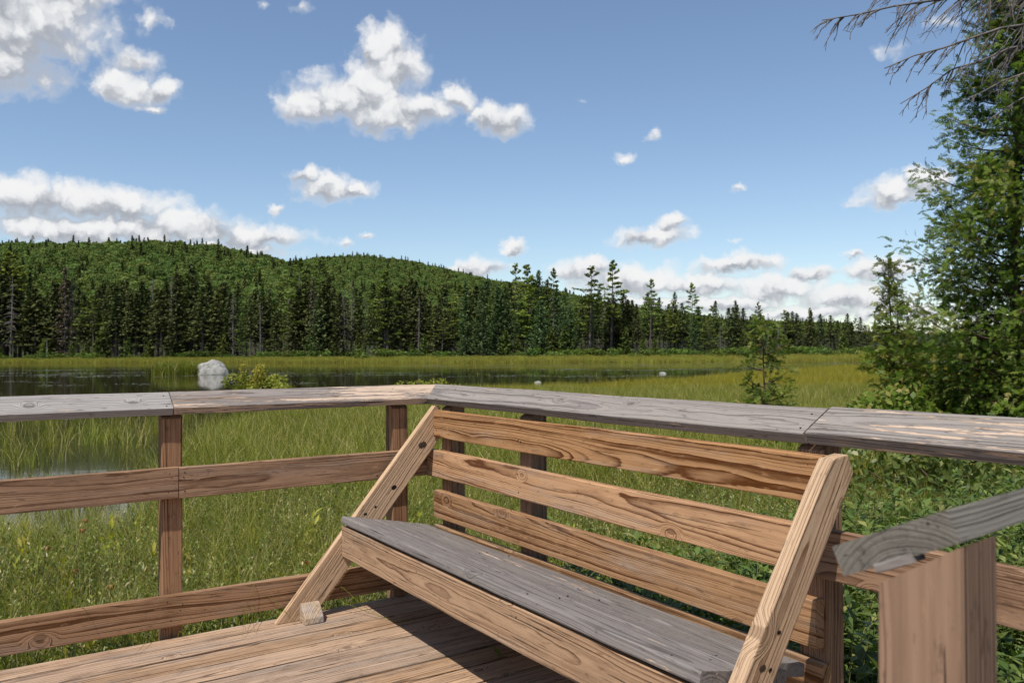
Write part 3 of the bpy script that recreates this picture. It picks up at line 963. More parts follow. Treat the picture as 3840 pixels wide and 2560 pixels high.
# ------------------------------------------------------------------ trees of the far shore
def trunk_soup(h, r0, lean=0.0, bend=.0, k=6, n=7, r1=.02, z0=-.6):
    tt = np.linspace(0, 1, n)
    P = np.stack([lean * h * tt + bend * np.sin(tt * 3), bend * .6 * np.sin(tt * 4 + 1), z0 + (h - z0) * tt], 1)
    s = Soup(); V_, F_ = tube(P, r0 * (1 - tt) + r1, k); s.add(V_, F_, .5)
    return s, P


def on_axis(P, z):
    return np.stack([np.interp(z, P[:, 2], P[:, 0]), np.interp(z, P[:, 2], P[:, 1]), z], -1)


def make_spruce(h, rad, seed, bare=.12, dens=1.0, mat=None, droop=.35, ragged=.35, card=.40, bare_twigs=True):
    global rng
    keep = rng; rng = np.random.default_rng(seed)
    ts, P = trunk_soup(h, .012 * h + .03)
    cs = Soup()
    nb = int(150 * dens)
    for i in range(nb):
        t = bare + (1 - bare) * (i + rng.uniform(0, 1)) / nb
        L = rad * ((1 - t) ** .75 * .95 + .05) * (1 + ragged * rng.normal()) * (.75 if rng.random() < .2 else 1)
        L = max(L, .18)
        a = i * 2.399 + rng.normal(0, .3)
        z = t * h
        nC = int(6 + 13 * L / rad)
        q = rng.uniform(.15, 1, nC) ** .8
        base = on_axis(P, np.array([z]))[0]
        side = rng.normal(0, .16, nC) * L * (1.05 - q)
        rr = q * L
        zz = z - droop * rr + .22 * L * q ** 3 + rng.normal(0, .10, nC)
        C = np.stack([base[0] + rr * math.cos(a) - side * math.sin(a), base[1] + rr * math.sin(a) + side * math.cos(a), zz], 1)
        ax = np.array([math.cos(a), math.sin(a), -droop]) + rng.normal(0, .45, (nC, 3))
        nr = np.array([.45 * math.cos(a), .45 * math.sin(a), 1.]) + rng.normal(0, .35, (nC, 3))
        V_, F_ = cards(C, card * rng.uniform(.6, 1.25, nC), ax, nr, .66)
        cs.add(V_, F_, np.clip(-.08 + .72 * q + rng.normal(0, .22) + rng.normal(0, .10, nC), 0, 1))  # inner shade and outer highlight painted into the tone along each branch
    # leader tip
    C = np.stack([np.zeros(14), np.zeros(14), h - np.linspace(0, .09 * h, 14)], 1); C[:, :2] += on_axis(P, C[:, 2])[:, :2] + rng.normal(0, .06, (14, 2))
    V_, F_ = cards(C, card * .8, np.array([0, 0, 1.]) + rng.normal(0, .5, (14, 3)), None, .5); cs.add(V_, F_, .5)
    if bare_twigs:
        for i in range(26):
            z = h * rng.uniform(.05, bare + .22); a = rng.uniform(0, 6.28); L = rad * rng.uniform(.25, .7)
            b = on_axis(P, np.array([z]))[0]
            e = b + np.array([math.cos(a) * L, math.sin(a) * L, -.25 * L])
            V_, F_ = tube(np.array([b, (b + e) / 2 + [0, 0, .05], e]), [.03, .02, .008], 3); ts.add(V_, F_, .5)
    rng = keep
    return ts, cs


def make_pine(h, rad, seed, bare=.3, lean=.0, card=.55, nb=42, flat=.16):
    global rng
    keep = rng; rng = np.random.default_rng(seed)
    ts, P = trunk_soup(h, .014 * h + .03, lean, .12)
    cs = Soup()
    for i in range(nb):
        t = bare + (1 - bare) * ((i + rng.uniform(0, .8)) / nb)
        env = math.sin(min(1, (1 - t) / .62 + .06) * 1.57) * (1 if t > .5 else rng.uniform(.55, 1.05))
        L = max(.45, rad * env * rng.uniform(.5, 1.15))
        a = i * 2.399 + rng.normal(0, .5)
        z = t * h; b = on_axis(P, np.array([z]))[0]
        rise = rng.uniform(-.05, .28) + .35 * (t > .85)
        tip = b + np.array([math.cos(a) * L, math.sin(a) * L, rise * L])
        V_, F_ = tube(np.array([b, (b * .45 + tip * .55) + [0, 0, -.04 * L], tip]), [.05, .03, .01], 3); ts.add(V_, F_, .5)
        nC = int(26 + 40 * L / rad)
        q = rng.uniform(.35, 1.08, nC)
        C = b + (tip - b) * q[:, None]
        sd = rng.normal(0, .23, nC) * L * (1.15 - q * .6)
        C = C + np.stack([-math.sin(a) * sd, math.cos(a) * sd, rng.normal(.05, flat * .6, nC)], 1)
        ax = np.array([math.cos(a), math.sin(a), .25]) + rng.normal(0, .6, (nC, 3))
        nr = np.array([0, 0, 1.]) + rng.normal(0, .4, (nC, 3))
        V_, F_ = cards(C, card * rng.uniform(.6, 1.2, nC), ax, nr, .6)
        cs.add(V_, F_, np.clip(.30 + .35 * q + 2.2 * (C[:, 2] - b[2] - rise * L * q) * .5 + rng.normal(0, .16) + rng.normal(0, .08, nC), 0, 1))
    C = np.array([[0, 0, h]]) + rng.normal(0, .16, (30, 3)) - np.stack([np.zeros(30), np.zeros(30), rng.uniform(0, .8, 30)], 1); C[:, 0] += lean * h
    V_, F_ = cards(C, card * .8, np.array([0, 0, 1.]) + rng.normal(0, .7, (30, 3))); cs.add(V_, F_, .6)
    rng = keep
    return ts, cs


def make_snag(h, seed, broken=.0, twigs=70, spread=1.6, up=-.3):
    global rng
    keep = rng; rng = np.random.default_rng(seed)
    ts, P = trunk_soup(h, .011 * h + .03, rng.normal(0, .015), .08, r1=.03)
    for i in range(twigs):
        z = h * rng.uniform(.12, .98); a = rng.uniform(0, 6.28)
        L = spread * (1 - .75 * z / h) * rng.uniform(.3, 1.1)
        b = on_axis(P, np.array([z]))[0]
        d = np.array([math.cos(a), math.sin(a), 0])
        V_, F_ = tube(np.array([b, b + d * L * .6 + [0, 0, up * .25 * L], b + d * L + [0, 0, up * L]]), [.045, .03, .012], 3); ts.add(V_, F_, .5)
    rng = keep
    return ts


def make_bush(w, h, seed, n=520, card=.22, mat=None):
    global rng
    keep = rng; rng = np.random.default_rng(seed)
    nb = 9
    cen = np.stack([rng.normal(0, .33 * w, nb), rng.normal(0, .33 * w, nb), h * rng.uniform(.3, .72, nb)], 1)
    k = rng.integers(0, nb, n)
    d = rand_dirs(n); rr = rng.uniform(.55, 1.05, n) ** .6
    C = cen[k] + d * rr[:, None] * np.array([w * .26, w * .26, h * .28])
    C[:, 2] = np.maximum(C[:, 2], .03)
    s = Soup(); V_, F_ = cards(C, card * rng.uniform(.6, 1.3, n), None, d + rng.normal(0, .6, (n, 3)), .65)
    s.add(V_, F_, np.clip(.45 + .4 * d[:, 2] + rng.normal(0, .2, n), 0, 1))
    st = Soup()
    for i in range(7):
        V_, F_ = tube(np.array([[0, 0, -.1], cen[i] * .5, cen[i]]), [.03, .02, .008], 3); st.add(V_, F_, .5)
    rng = keep
    return st, s


KINDS = {}


def reg(kind, stem_name, pair, smat, lmat):
    KINDS.setdefault(kind, []).append((pair[0].mesh(kind + '_trunk', smat), pair[1].mesh(kind + '_crown', lmat) if pair[1] is not None else None))


for sd in range(5):
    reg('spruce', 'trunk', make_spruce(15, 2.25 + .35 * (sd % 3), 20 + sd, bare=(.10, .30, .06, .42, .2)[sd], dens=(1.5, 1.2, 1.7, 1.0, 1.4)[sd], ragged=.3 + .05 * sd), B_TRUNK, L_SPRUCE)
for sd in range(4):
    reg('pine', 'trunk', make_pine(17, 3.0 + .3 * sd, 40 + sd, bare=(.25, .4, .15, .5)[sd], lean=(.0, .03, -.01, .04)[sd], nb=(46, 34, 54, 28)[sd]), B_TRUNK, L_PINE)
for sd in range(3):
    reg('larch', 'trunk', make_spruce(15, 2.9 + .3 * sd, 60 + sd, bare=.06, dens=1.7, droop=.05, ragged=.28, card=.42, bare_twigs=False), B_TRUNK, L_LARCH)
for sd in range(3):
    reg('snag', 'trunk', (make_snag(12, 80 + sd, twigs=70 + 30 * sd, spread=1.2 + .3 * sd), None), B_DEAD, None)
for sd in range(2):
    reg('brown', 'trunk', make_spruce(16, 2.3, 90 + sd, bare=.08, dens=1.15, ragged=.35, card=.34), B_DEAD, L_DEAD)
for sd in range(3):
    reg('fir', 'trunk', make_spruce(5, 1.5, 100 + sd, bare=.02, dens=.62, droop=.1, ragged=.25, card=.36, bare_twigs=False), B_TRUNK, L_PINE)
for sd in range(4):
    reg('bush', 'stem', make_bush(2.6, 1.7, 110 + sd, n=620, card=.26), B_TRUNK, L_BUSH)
reg('birch', 'trunk', (make_snag(8, 120, twigs=10, spread=.9, up=.5), None), B_PALE, None)

NAT_H = {'spruce': 15, 'pine': 17, 'larch': 15, 'snag': 12, 'brown': 16, 'fir': 5, 'bush': 1.7, 'birch': 8}
TREE_NAME = {'spruce': 'spruce_tree', 'pine': 'pine_tree', 'larch': 'larch_tree', 'snag': 'dead_tree', 'brown': 'dead_spruce', 'fir': 'young_fir', 'bush': 'shore_bush', 'birch': 'birch_tree'}
TREE_CAT = {'spruce': 'tree', 'pine': 'tree', 'larch': 'tree', 'snag': 'dead tree', 'brown': 'dead tree', 'fir': 'tree', 'bush': 'bush', 'birch': 'birch'}


def tree(kind, s, y, z0, h, label, group=None, wide=1.0, var=None, rz=None):
    var = rng.integers(0, len(KINDS[kind])) if var is None else var
    tm, cm = KINDS[kind][var % len(KINDS[kind])]
    e = empty(TREE_NAME[kind], (s * y, y, z0), rng.uniform(0, 6.28) if rz is None else rz)
    k = h / NAT_H[kind]
    e.scale = (k * wide, k * wide, k)
    tag(e, label, TREE_CAT[kind], group)
    o = bpy.data.objects.new('stem' if kind == 'bush' else 'trunk', tm); COL.objects.link(o); o.parent = e
    if cm is not None:
        o = bpy.data.objects.new('crown', cm); COL.objects.link(o); o.parent = e
    return e


def shore_base(s, y):
    d = y - far_shore_y(s)
    return WATER_Z + float(np.minimum(d * .10, .5) + max(d - 8, 0) * .018) - .1


def px_s(xd):                      # bearing (x / y) of a column of the view
    return (xd - 1176.0) / 1942.0


def h_from_top(xd, top, y, zb):    # tree height that reaches a given skyline elevation
    el = (808.5 - .0061 * (xd - 1176) - top) / 1942.0
    return max(1.5, CAM_Z + el * y - zb)


def where(xd):
    names = [(170, 'left of the brown dead spruce'), (420, 'left of the boulder'), (560, 'behind the boulder'), (760, 'right of the boulder'),
             (1010, 'above the bare trunks'), (1200, 'beyond the railing corner'), (1430, 'by the leaning pine'), (1700, 'right of the tall pines'), (2050, 'beyond the small cedar')]
    for lim, w in names:
        if xd < lim:
            return w
    return 'behind the big cedar'


SKY_X = [-300, 0, 100, 200, 300, 430, 530, 640, 730, 830, 900, 1000, 1080, 1150, 1200, 1260, 1320, 1380, 1440, 1500, 1560, 1620, 1700, 1800, 1900, 2000, 2150, 2352, 2800]
SKY_T = [600, 590, 640, 635, 640, 620, 650, 655, 610, 645, 628, 650, 635, 632, 636, 640, 650, 655, 668, 672, 680, 690, 695, 708, 716, 722, 728, 735, 720]
# trees one can single out
NOTED = [
 ('pine', 22, 578, 14, 'big dark pine filling the left edge of the far shore', 0, 1.25), ('brown', 150, 612, 6, 'brown dead spruce standing among green spruces on the left shore', 0, 1.0),
 ('brown', 262, 745, 3, 'short brown dead spruce left of the boulder', 1, .8), ('pine', 690, 598, 9, 'tall bright green pine with layered boughs right of the boulder', 2, 1.05),
 ('pine', 735, 590, 16, 'pale topped pine rising against the hill right of the boulder', 0, .9), ('pine', 885, 622, 5, 'bright pine with flat plates of needles amid bare trunks', 2, 1.15),
 ('pine', 1180, 606, 22, 'thin topped pine on the skyline left of the paired pines', 3, .8), ('pine', 1212, 608, 12, 'full pine on the skyline beyond the railing corner', 0, .95),
 ('larch', 1238, 622, 8, 'soft green larch, tallest of the larches beyond the corner', 1, .9), ('pine', 1278, 618, 10, 'slender pine standing just right of the tall larch', 1, .85),
 ('pine', 1352, 612, 3, 'leaning pine with a long bare dark trunk', 3, 1.1), ('pine', 1402, 600, 8, 'tallest pine on the skyline right of the leaning pine', 1, 1.0),
 ('pine', 1492, 641, 10, 'lone slim pine with sparse flat boughs', 3, .75), ('larch', 1240, 690, 2, 'broad low larch in front of the tall larch', 2, 1.15),
 ('larch', 1300, 725, 1.5, 'dark broad larch at the water left of the leaning pine', 0, 1.1), ('pine', 1590, 652, 8, 'pointed pine with bright lower boughs right of the slim pine', 2, .8),
 ('larch', 1550, 672, 10, 'soft larch between the slim pine and the pointed pine', 1, .85), ('pine', 1742, 694, 12, 'dark pine crown just left of the small cedar', 0, .8),
 ('pine', 1858, 708, 12, 'bushy pine topping the low right treeline', 1, .8), ('spruce', 1690, 690, 9, 'dark bottle shaped spruce on the low right treeline', 1, 1.1),
 ('pine', 1015, 735, 2, 'small bright pine leaning over the shore bushes', 3, 1.1), ('larch', 1070, 640, 9, 'tall soft larch left of the railing corner', 0, .8),
 ('fir', 240, 735, 3, 'bright yellow green young fir below the brown spruces', 0, .9), ('spruce', 440, 605, 8, 'tall dark spruce rising behind the boulder', 2, 1.3), ('spruce', 405, 640, 2, 'broad dark spruce at the water left of the boulder', 0, 1.2),
 ('snag', 795, 660, 3, 'grey bare snag with drooping twigs right of the boulder', 2, 1.0), ('snag', 598, 690, 2, 'pale bare snag behind the gold bush', 1, 1.0), ('birch', 108, 775, 0.5, 'leaning white birch trunk at the left shore', 0, 1.0),
 ('snag', 1655, 740, 2, 'forked pale snag left of the small cedar', 0, .9), ('snag', 962, 680, 3, 'bare grey snag beyond the left cap board', 0, .9),
]
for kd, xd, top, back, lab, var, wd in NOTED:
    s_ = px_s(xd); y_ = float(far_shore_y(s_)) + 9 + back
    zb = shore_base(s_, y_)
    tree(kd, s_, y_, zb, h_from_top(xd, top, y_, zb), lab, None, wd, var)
xs = -230.0
while xs < 2420:
    xs += rng.uniform(8.0, 14.0) if xs < 2080 else rng.uniform(12, 20)
    s_ = px_s(xs); back = rng.choice([2, 6, 11, 18, 26], p=[.2, .25, .25, .2, .1]) + rng.uniform(0, 4)
    y_ = float(far_shore_y(s_)) + 9 + back; zb = shore_base(s_, y_)
    top = np.interp(xs, SKY_X, SKY_T) + abs(rng.normal(4, 26)) + (18 if back < 6 else 0)
    if 1050 < xs < 1330:
        kd = rng.choice(['spruce', 'larch', 'pine', 'snag'], p=[.35, .45, .15, .05])
    elif 1500 < xs < 1680 or xs > 1880:
        kd = rng.choice(['spruce', 'larch', 'pine', 'snag'], p=[.5, .25, .2, .05])
    else:
        kd = rng.choice(['spruce', 'larch', 'pine', 'snag', 'brown'], p=[.70, .05, .10, .12, .03])
    w = where(xs)
    lab = {'spruce': 'dark ragged spruce in the far shore treeline ', 'larch': 'soft green larch in the far shore treeline ', 'pine': 'layered green pine in the far shore treeline ',
           'snag': 'bare grey dead trunk in the far shore treeline ', 'brown': 'brown withered spruce in the far shore treeline '}[kd] + w
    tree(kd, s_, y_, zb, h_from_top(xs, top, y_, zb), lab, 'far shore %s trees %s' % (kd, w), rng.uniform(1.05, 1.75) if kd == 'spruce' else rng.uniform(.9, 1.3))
# low growth along the water
xs = -200.0
while xs < 2300:
    xs += rng.uniform(18, 46)
    s_ = px_s(xs); y_ = float(far_shore_y(s_)) + rng.uniform(7.5, 11); zb = shore_base(s_, y_)
    w = where(xs)
    if rng.random() < .33:
        tree('fir', s_, y_ + 2, zb, rng.uniform(2.6, 6.5), 'young bright fir at the far shore ' + w, 'young firs ' + w, rng.uniform(.9, 1.3))
    tree('bush', s_ + .004, y_, zb, rng.uniform(.8, 2.5), 'low green bush at the far shore ' + w, 'shore bushes ' + w, rng.uniform(.9, 1.7))

# wood on the hills (a mass) ------------------------------------------
hm = []
for sd in range(5):
    r2_ = np.random.default_rng(200 + sd); n = 430
    keep = rng; rng = r2_
    d = rand_dirs(n); d[:, 2] = np.abs(d[:, 2]) * 1.0 - .25
    lump = 1 + .22 * np.sin(d[:, 0] * 4 + sd) * np.cos(d[:, 1] * 5)
    C = d * np.array([4.3, 4.3, 4.4]) * lump[:, None] * rng.uniform(.8, 1.02, (n, 1)) + [0, 0, 6.0]
    V_, F_ = cards(C, 1.35 * rng.uniform(.6, 1.2, n), None, d + rng.normal(0, .32, (n, 3)), .85)
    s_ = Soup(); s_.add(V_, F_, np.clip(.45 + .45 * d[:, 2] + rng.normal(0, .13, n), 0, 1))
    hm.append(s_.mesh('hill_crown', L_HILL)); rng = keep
for sd in range(2):
    hm.append(make_spruce(13, 2.4, 230 + sd, bare=.1, dens=.5, card=1.0, ragged=.25, bare_twigs=False)[1].mesh('hill_spruce', L_SPRUCE))
HC = template_collection('hill_trees', hm)
pts, ix = [], []
N = 30000
S_ = rng.uniform(-.85, .40, N); Y_ = 238 + (rng.uniform(0, 1, N) ** .8) * 960
keepm = np.ones(N, bool)
X_ = S_ * Y_; Zh = hill_z(S_, Y_, X_)
# only the slopes that face the pond
h1 = np.interp(S_, HL_S, HL_E); front1 = (Y_ < D1 + 25); front2 = (Y_ < D2 + 30) & (np.interp(S_, HR_S, HR_E) > .015)
vis = (Zh - CAM_Z) / Y_ > .015
behind1 = (Y_ > D1 + 25) & ((Zh + 10) / Y_ < h1 - .005)
keepm = (front1 | front2) & vis & ~behind1
P = np.stack([X_, Y_, Zh - .8], 1)[keepm]
n = len(P)
ridge = np.abs(P[:, 1] - np.where(np.interp(P[:, 0] / P[:, 1], HL_S, HL_E) > .07, D1, D2)) < 25
ix = rng.integers(0, 5, n); con = rng.random(n) < np.where(ridge, .30, .10); ix = np.where(con, rng.integers(5, 7, n), ix)
sc_ = rng.uniform(.65, 1.15, n)
rot = np.stack([np.zeros(n), np.zeros(n), rng.uniform(0, 6.28, n)], 1)
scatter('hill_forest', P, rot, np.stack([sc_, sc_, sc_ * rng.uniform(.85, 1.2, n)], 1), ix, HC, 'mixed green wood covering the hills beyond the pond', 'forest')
for (xd, top, lab) in ((75, 540, 'lone conifer spire on the ridge above the left shore'), (332, 545, 'dark rounded pine standing proud on the left ridge')):
    s_ = px_s(xd); y_ = D1; zb = float(hill_z(np.array([s_]), np.array([y_]), np.array([s_ * y_]))[0])
    tree('pine', s_, y_, zb, h_from_top(xd, top, y_, zb), lab, None, .9, 0)
#PART3

# ------------------------------------------------------------------ grass, sedge and bog plants
def grass_tuft(seed, n, spread, h0, h1, w, seg=4, bend=.6, tone=(0, 1), dead=.12, lean=0.0):
    r = np.random.default_rng(seed)
    s = Soup()
    a = r.uniform(0, 6.283, n); rad = spread * np.sqrt(r.uniform(0, 1, n))
    bx, by = rad * np.cos(a), rad * np.sin(a)
    H = r.uniform(h0, h1, n); d = r.uniform(0, 6.283, n)
    bd = bend * r.uniform(.15, 1.0, n) * H
    ww = w * r.uniform(.6, 1.3, n)
    q = np.linspace(0, 1, seg + 1)
    cx = bx[:, None] + np.cos(d)[:, None] * bd[:, None] * q ** 2.2 + lean * H[:, None] * q
    cy = by[:, None] + np.sin(d)[:, None] * bd[:, None] * q ** 2.2
    cz = H[:, None] * (q - .28 * (bd / H)[:, None] * q ** 3)
    f = r.uniform(0, 6.283, n)
    px, py = np.cos(f)[:, None], np.sin(f)[:, None]
    wd = ww[:, None] * (1 - q ** 1.6 * .93)[None] * .5
    A = np.stack([cx - px * wd, cy - py * wd, cz], -1); B = np.stack([cx + px * wd, cy + py * wd, cz], -1)
    V_ = np.stack([A, B], 2).reshape(-1, 3)
    i = np.arange(n)[:, None] * (2 * (seg + 1)); j = np.arange(seg)[None] * 2
    F_ = np.stack([i + j, i + j + 1, i + j + 3, i + j + 2], -1).reshape(-1, 4)
    tn = r.uniform(tone[0], tone[1] * .75, n); tn = np.where(r.random(n) < dead, r.uniform(.85, 1, n), tn)
    s.add(V_, F_, np.repeat(tn, seg))
    return s


def leafy_stem(seed, stems, h0, h1, leaf, per, spread, up=.6, aspect=.36, branch=2, tone=(0, .8), third=.06):
    """upright stems set with folded elliptical leaves"""
    r = np.random.default_rng(seed)
    s = Soup(); st = Soup()
    for k in range(stems):
        a = r.uniform(0, 6.283); b = np.array([math.cos(a), math.sin(a), 0]) * spread * math.sqrt(r.random())
        H = r.uniform(h0, h1); d = r.uniform(0, 6.283); ln = r.uniform(.05, .35) * H
        for br in range(branch):
            d2 = d + r.normal(0, .9); ln2 = ln + br * .12 * H
            tip = b + np.array([math.cos(d2) * ln2, math.sin(d2) * ln2, H * (1 - .12 * br)])
            V_, F_ = tube(np.array([b, b * .5 + tip * .5 + [0, 0, .04], tip]), [.0022, .0018, .001], 3)
            s.add(V_, F_, .93)
            q = r.uniform(.25, 1.0, per)
            base = b + (tip - b) * q[:, None] + np.array([0, 0, .16 * H]) * (q * (1 - q))[:, None]
            az = np.arange(per) * 2.4 + r.normal(0, .3, per)
            ax = np.stack([np.cos(az), np.sin(az), up + r.normal(0, .25, per)], 1); ax = unit(ax)
            L = leaf * r.uniform(.6, 1.2, per)
            nz = unit(np.cross(np.cross(ax, np.array([0, 0, 1.])), ax))
            sd = unit(np.cross(ax, nz))
            w = L * aspect * .5
            mid = base + ax * (L * .5)[:, None]
            tipp = base + ax * L[:, None] - nz * (L * .06)[:, None]
            e1 = mid + sd * w[:, None] + nz * (w * .35)[:, None]; e2 = mid - sd * w[:, None] + nz * (w * .35)[:, None]
            n = per
            V_ = np.stack([base, e1, tipp, e2, mid], 1).reshape(-1, 3)
            i = np.arange(n) * 5
            F_ = np.concatenate([np.stack([i, i + 1, i + 2, i + 4], 1), np.stack([i, i + 4, i + 2, i + 3], 1)])
            tn = np.clip(r.uniform(*tone, n) + .25 * (q - .6), 0, .8); tn = np.where(r.random(n) < third, 1, tn)
            s.add(V_, F_, np.concatenate([tn, tn]))
    return s


G_NEAR = template_collection('sedge_near', [grass_tuft(300 + i, 40, .15, .42, .88, .0058, 5, .9, dead=.18).mesh('sedge_near', L_GRASS) for i in range(5)]
                             + [grass_tuft(310 + i, 26, .10, .6, 1.15, .0054, 6, 1.05, dead=.12).mesh('sedge_long', L_GRASS) for i in range(3)])
G_MID = template_collection('sedge_mid', [grass_tuft(320 + i, 64, .34, .34, .66, .0085, 3, .6, dead=.16).mesh('sedge_mid', L_GRASS) for i in range(4)])
G_FAR = template_collection('sedge_far', [grass_tuft(330 + i, 80, .75, .32, .60, .020, 2, .4, tone=(.2, 1), dead=.10).mesh('sedge_far', L_FLAT) for i in range(4)]
                            + [grass_tuft(335 + i, 30, .75, .14, .34, .020, 2, .4, tone=(.2, 1), dead=.05).mesh('sedge_veil', L_GRASS) for i in range(2)])
G_SHORE = template_collection('sedge_shore', [grass_tuft(340 + i, 110, 1.0, .5, 1.1, .05, 2, .3).mesh('sedge_shore', L_FARG) for i in range(4)])
P_LEAF = template_collection('bog_plant', [leafy_stem(350 + i, 5, .20, .42, .030, 17, .13, up=.9, third=.10).mesh('bog_plant', L_LEAF) for i in range(5)])
P_LAUR = template_collection('shrub_plant', [leafy_stem(360 + i, 6, .35, .75, .062, 20, .20, up=.55, aspect=.38, branch=3, third=.05).mesh('shrub_plant', L_LAUR) for i in range(5)])
P_GALE = template_collection('gale_plant', [leafy_stem(370 + i, 3, .30, .48, .070, 10, .06, up=1.6, aspect=.30, branch=1, tone=(.1, .75)).mesh('gale_plant', L_GALE) for i in range(3)])


def frustum_pts(n, y0, y1, s0, s1, pw=2.0):
    q = rng.uniform(0, 1, n)
    y = (y0 ** pw + q * (y1 ** pw - y0 ** pw)) ** (1 / pw)
    s = rng.uniform(s0, s1, n)
    return s * y, y, s


def uvof(x, y):
    dx, dy = x - C0.x, y - C0.y
    return dx * U.x + dy * U.y, dx * Vv.x + dy * Vv.y


def off_deck(x, y, m=.14):
    u_, v_ = uvof(x, y)
    return (u_ > m) | (v_ < -m)


def under_rail(x, y):
    return ~off_deck(x, y, .12)


# near sedges and low bog plants around the deck
x, y, s = frustum_pts(11000, 2.2, 11.5, -.85, .80)
u_, v_ = uvof(x, y)
keep_ = off_deck(x, y, .22) & ((u_ < .9) | (rng.random(len(x)) < np.where(v_ > 1.2, .25, .75)))
dens = .55 + .6 * fbm2(x * 1.3, y * 1.3, 4)
keep_ &= rng.random(len(x)) < np.clip(dens + .15, .25, 1)
x, y = x[keep_], y[keep_]
ed = near_edge_y(x / y) + 1.0 * fbm2(x * .35, y * .2, 3)
ok = (y < ed) | (rng.random(len(x)) < .10)
x, y = x[ok], y[ok]
P = np.stack([x, y, np.maximum(bog_z(x, y), WATER_Z - .05) - .02], 1)
hs = np.clip(.62 + .10 * fbm2(x * .6, y * .6, 9), .4, .9)
n = len(P)
rot = np.stack([rng.normal(0, .12, n), rng.normal(0, .12, n), rng.uniform(0, 6.28, n)], 1)
scl = hs * rng.uniform(.75, 1.2, n)
scatter('sedge_grass', P, rot, np.stack([scl, scl, scl], 1), np.where(rng.random(n) < .72, rng.integers(0, 5, n), rng.integers(5, 8, n)), G_NEAR, 'tall fine green sedge growing round the deck', 'grass')
x, y, s = frustum_pts(6000, 2.2, 11.0, -.85, .80)
keep_ = off_deck(x, y, .12) & (y < near_edge_y(x / y) - .3) & (rng.random(len(x)) < np.clip(.75 - .5 * fbm2(x * 1.3, y * 1.3, 4), .2, 1))
x, y = x[keep_], y[keep_]
scat_simple('bog_plants', np.stack([x, y, bog_z(x, y) - .03], 1), .8, 1.35, 5, P_LEAF, 'low leafy bog plants growing between the sedge', 'plants', .15)
# leafy shrubs on the right of the bench
x, y, s = frustum_pts(5200, 2.2, 9.5, -.1, 1.0)
u_, v_ = uvof(x, y)
keep_ = (u_ > .26) & (rng.random(len(x)) < np.clip((v_ - .3) / 1.3, 0, 1))
x, y = x[keep_], y[keep_]
scat_simple('leafy_shrub_cover', np.stack([x, y, bog_z(x, y) - .03], 1), .80, 1.30, 5, P_LAUR, 'dense dark leafy shrubs growing behind the bench railing', 'shrubs', .12)
# yellowish sprigs
x, y, s = frustum_pts(150, 2.8, 7.0, -.7, .5)
keep_ = off_deck(x, y, .2) & (fbm2(x * 1.1, y * .9, 12) > .05)
x, y = x[keep_], y[keep_]
scat_simple('yellow_sprigs', np.stack([x, y, bog_z(x, y) - .02], 1), .8, 1.25, 3, P_GALE, 'yellow green leafy sprigs dotted through the sedge', 'plants', .15)
# middle distance mat
x, y, s = frustum_pts(20000, 9.0, 30, -.80, .85, 1.7)
e = near_edge_y(s) + 1.2 * fbm2(x * .35, y * .2, 3)
keep_ = (y < e) | ((rng.random(len(x)) < .05 * np.exp(-np.abs(y - 18) / 4)) & (s < -.33) & ((y > e + 2.4) | (rng.random(len(x)) < .12)))
x, y = x[keep_], y[keep_]
scat_simple('sedge_mat', np.stack([x, y, np.maximum(bog_z(x, y), WATER_Z - .06) - .02], 1), .75, 1.25, 4, G_MID, 'green sedge mat spreading out towards the pond', 'grass', .08)
# far mat and emergent veil
x, y, s = frustum_pts(26000, 27, 112, -.80, .85, 1.6)
e = near_edge_y(s) + 3.5 * fbm2(x * .10, y * .05, 3)
veil = np.clip((s + .12) / .45, 0, 1) * (fbm2(x * .05, y * .12, 7) > -.05) * .10 * np.clip((y - e) / 20, .25, 1)
pr = np.where(y < e, 1.0, np.exp(-(y - e) / 2.5) * .7 + veil)
keep_ = rng.random(len(x)) < pr
x, y, e = x[keep_], y[keep_], e[keep_]
n = len(x); scl = rng.uniform(.75, 1.2, n)
scatter('sedge_flat', np.stack([x, y, np.maximum(bog_z(x, y), WATER_Z - .08) - .02], 1), np.stack([0 * x, 0 * x, rng.uniform(0, 6.28, n)], 1), np.stack([scl] * 3, 1),
        np.where(y < e + 1.5, rng.integers(0, 4, n), rng.integers(4, 6, n)), G_FAR, 'yellow green sedge flat reaching into the pond', 'grass')
# pale sedge fringe of the far shore, thinning into the water
S_ = rng.uniform(-.85, .80, 5200)
fs = far_shore_y(S_) + 2.0 * fbm2(S_ * 150 * .05, 3 + 0 * S_, 5)
Y_ = fs + np.where(rng.random(5200) < .72, rng.uniform(-1.5, 9, 5200), -rng.exponential(9, 5200) * np.clip(.5 + S_ * 1.4, .12, 1.4))
P = np.stack([S_ * Y_, Y_, np.maximum(WATER_Z - .25, WATER_Z + np.minimum((Y_ - fs) * .10, .45))], 1)
n = len(P); scl = rng.uniform(.7, 1.15, n) * np.where(Y_ < fs - 1.5, .38, .9)
scatter('shore_sedge', P, np.stack([0 * scl, 0 * scl, rng.uniform(0, 6.28, n)], 1), np.stack([scl, scl, scl], 1), rng.integers(0, 4, n), G_SHORE, 'pale yellow sedge fringe along the far shore', 'grass')
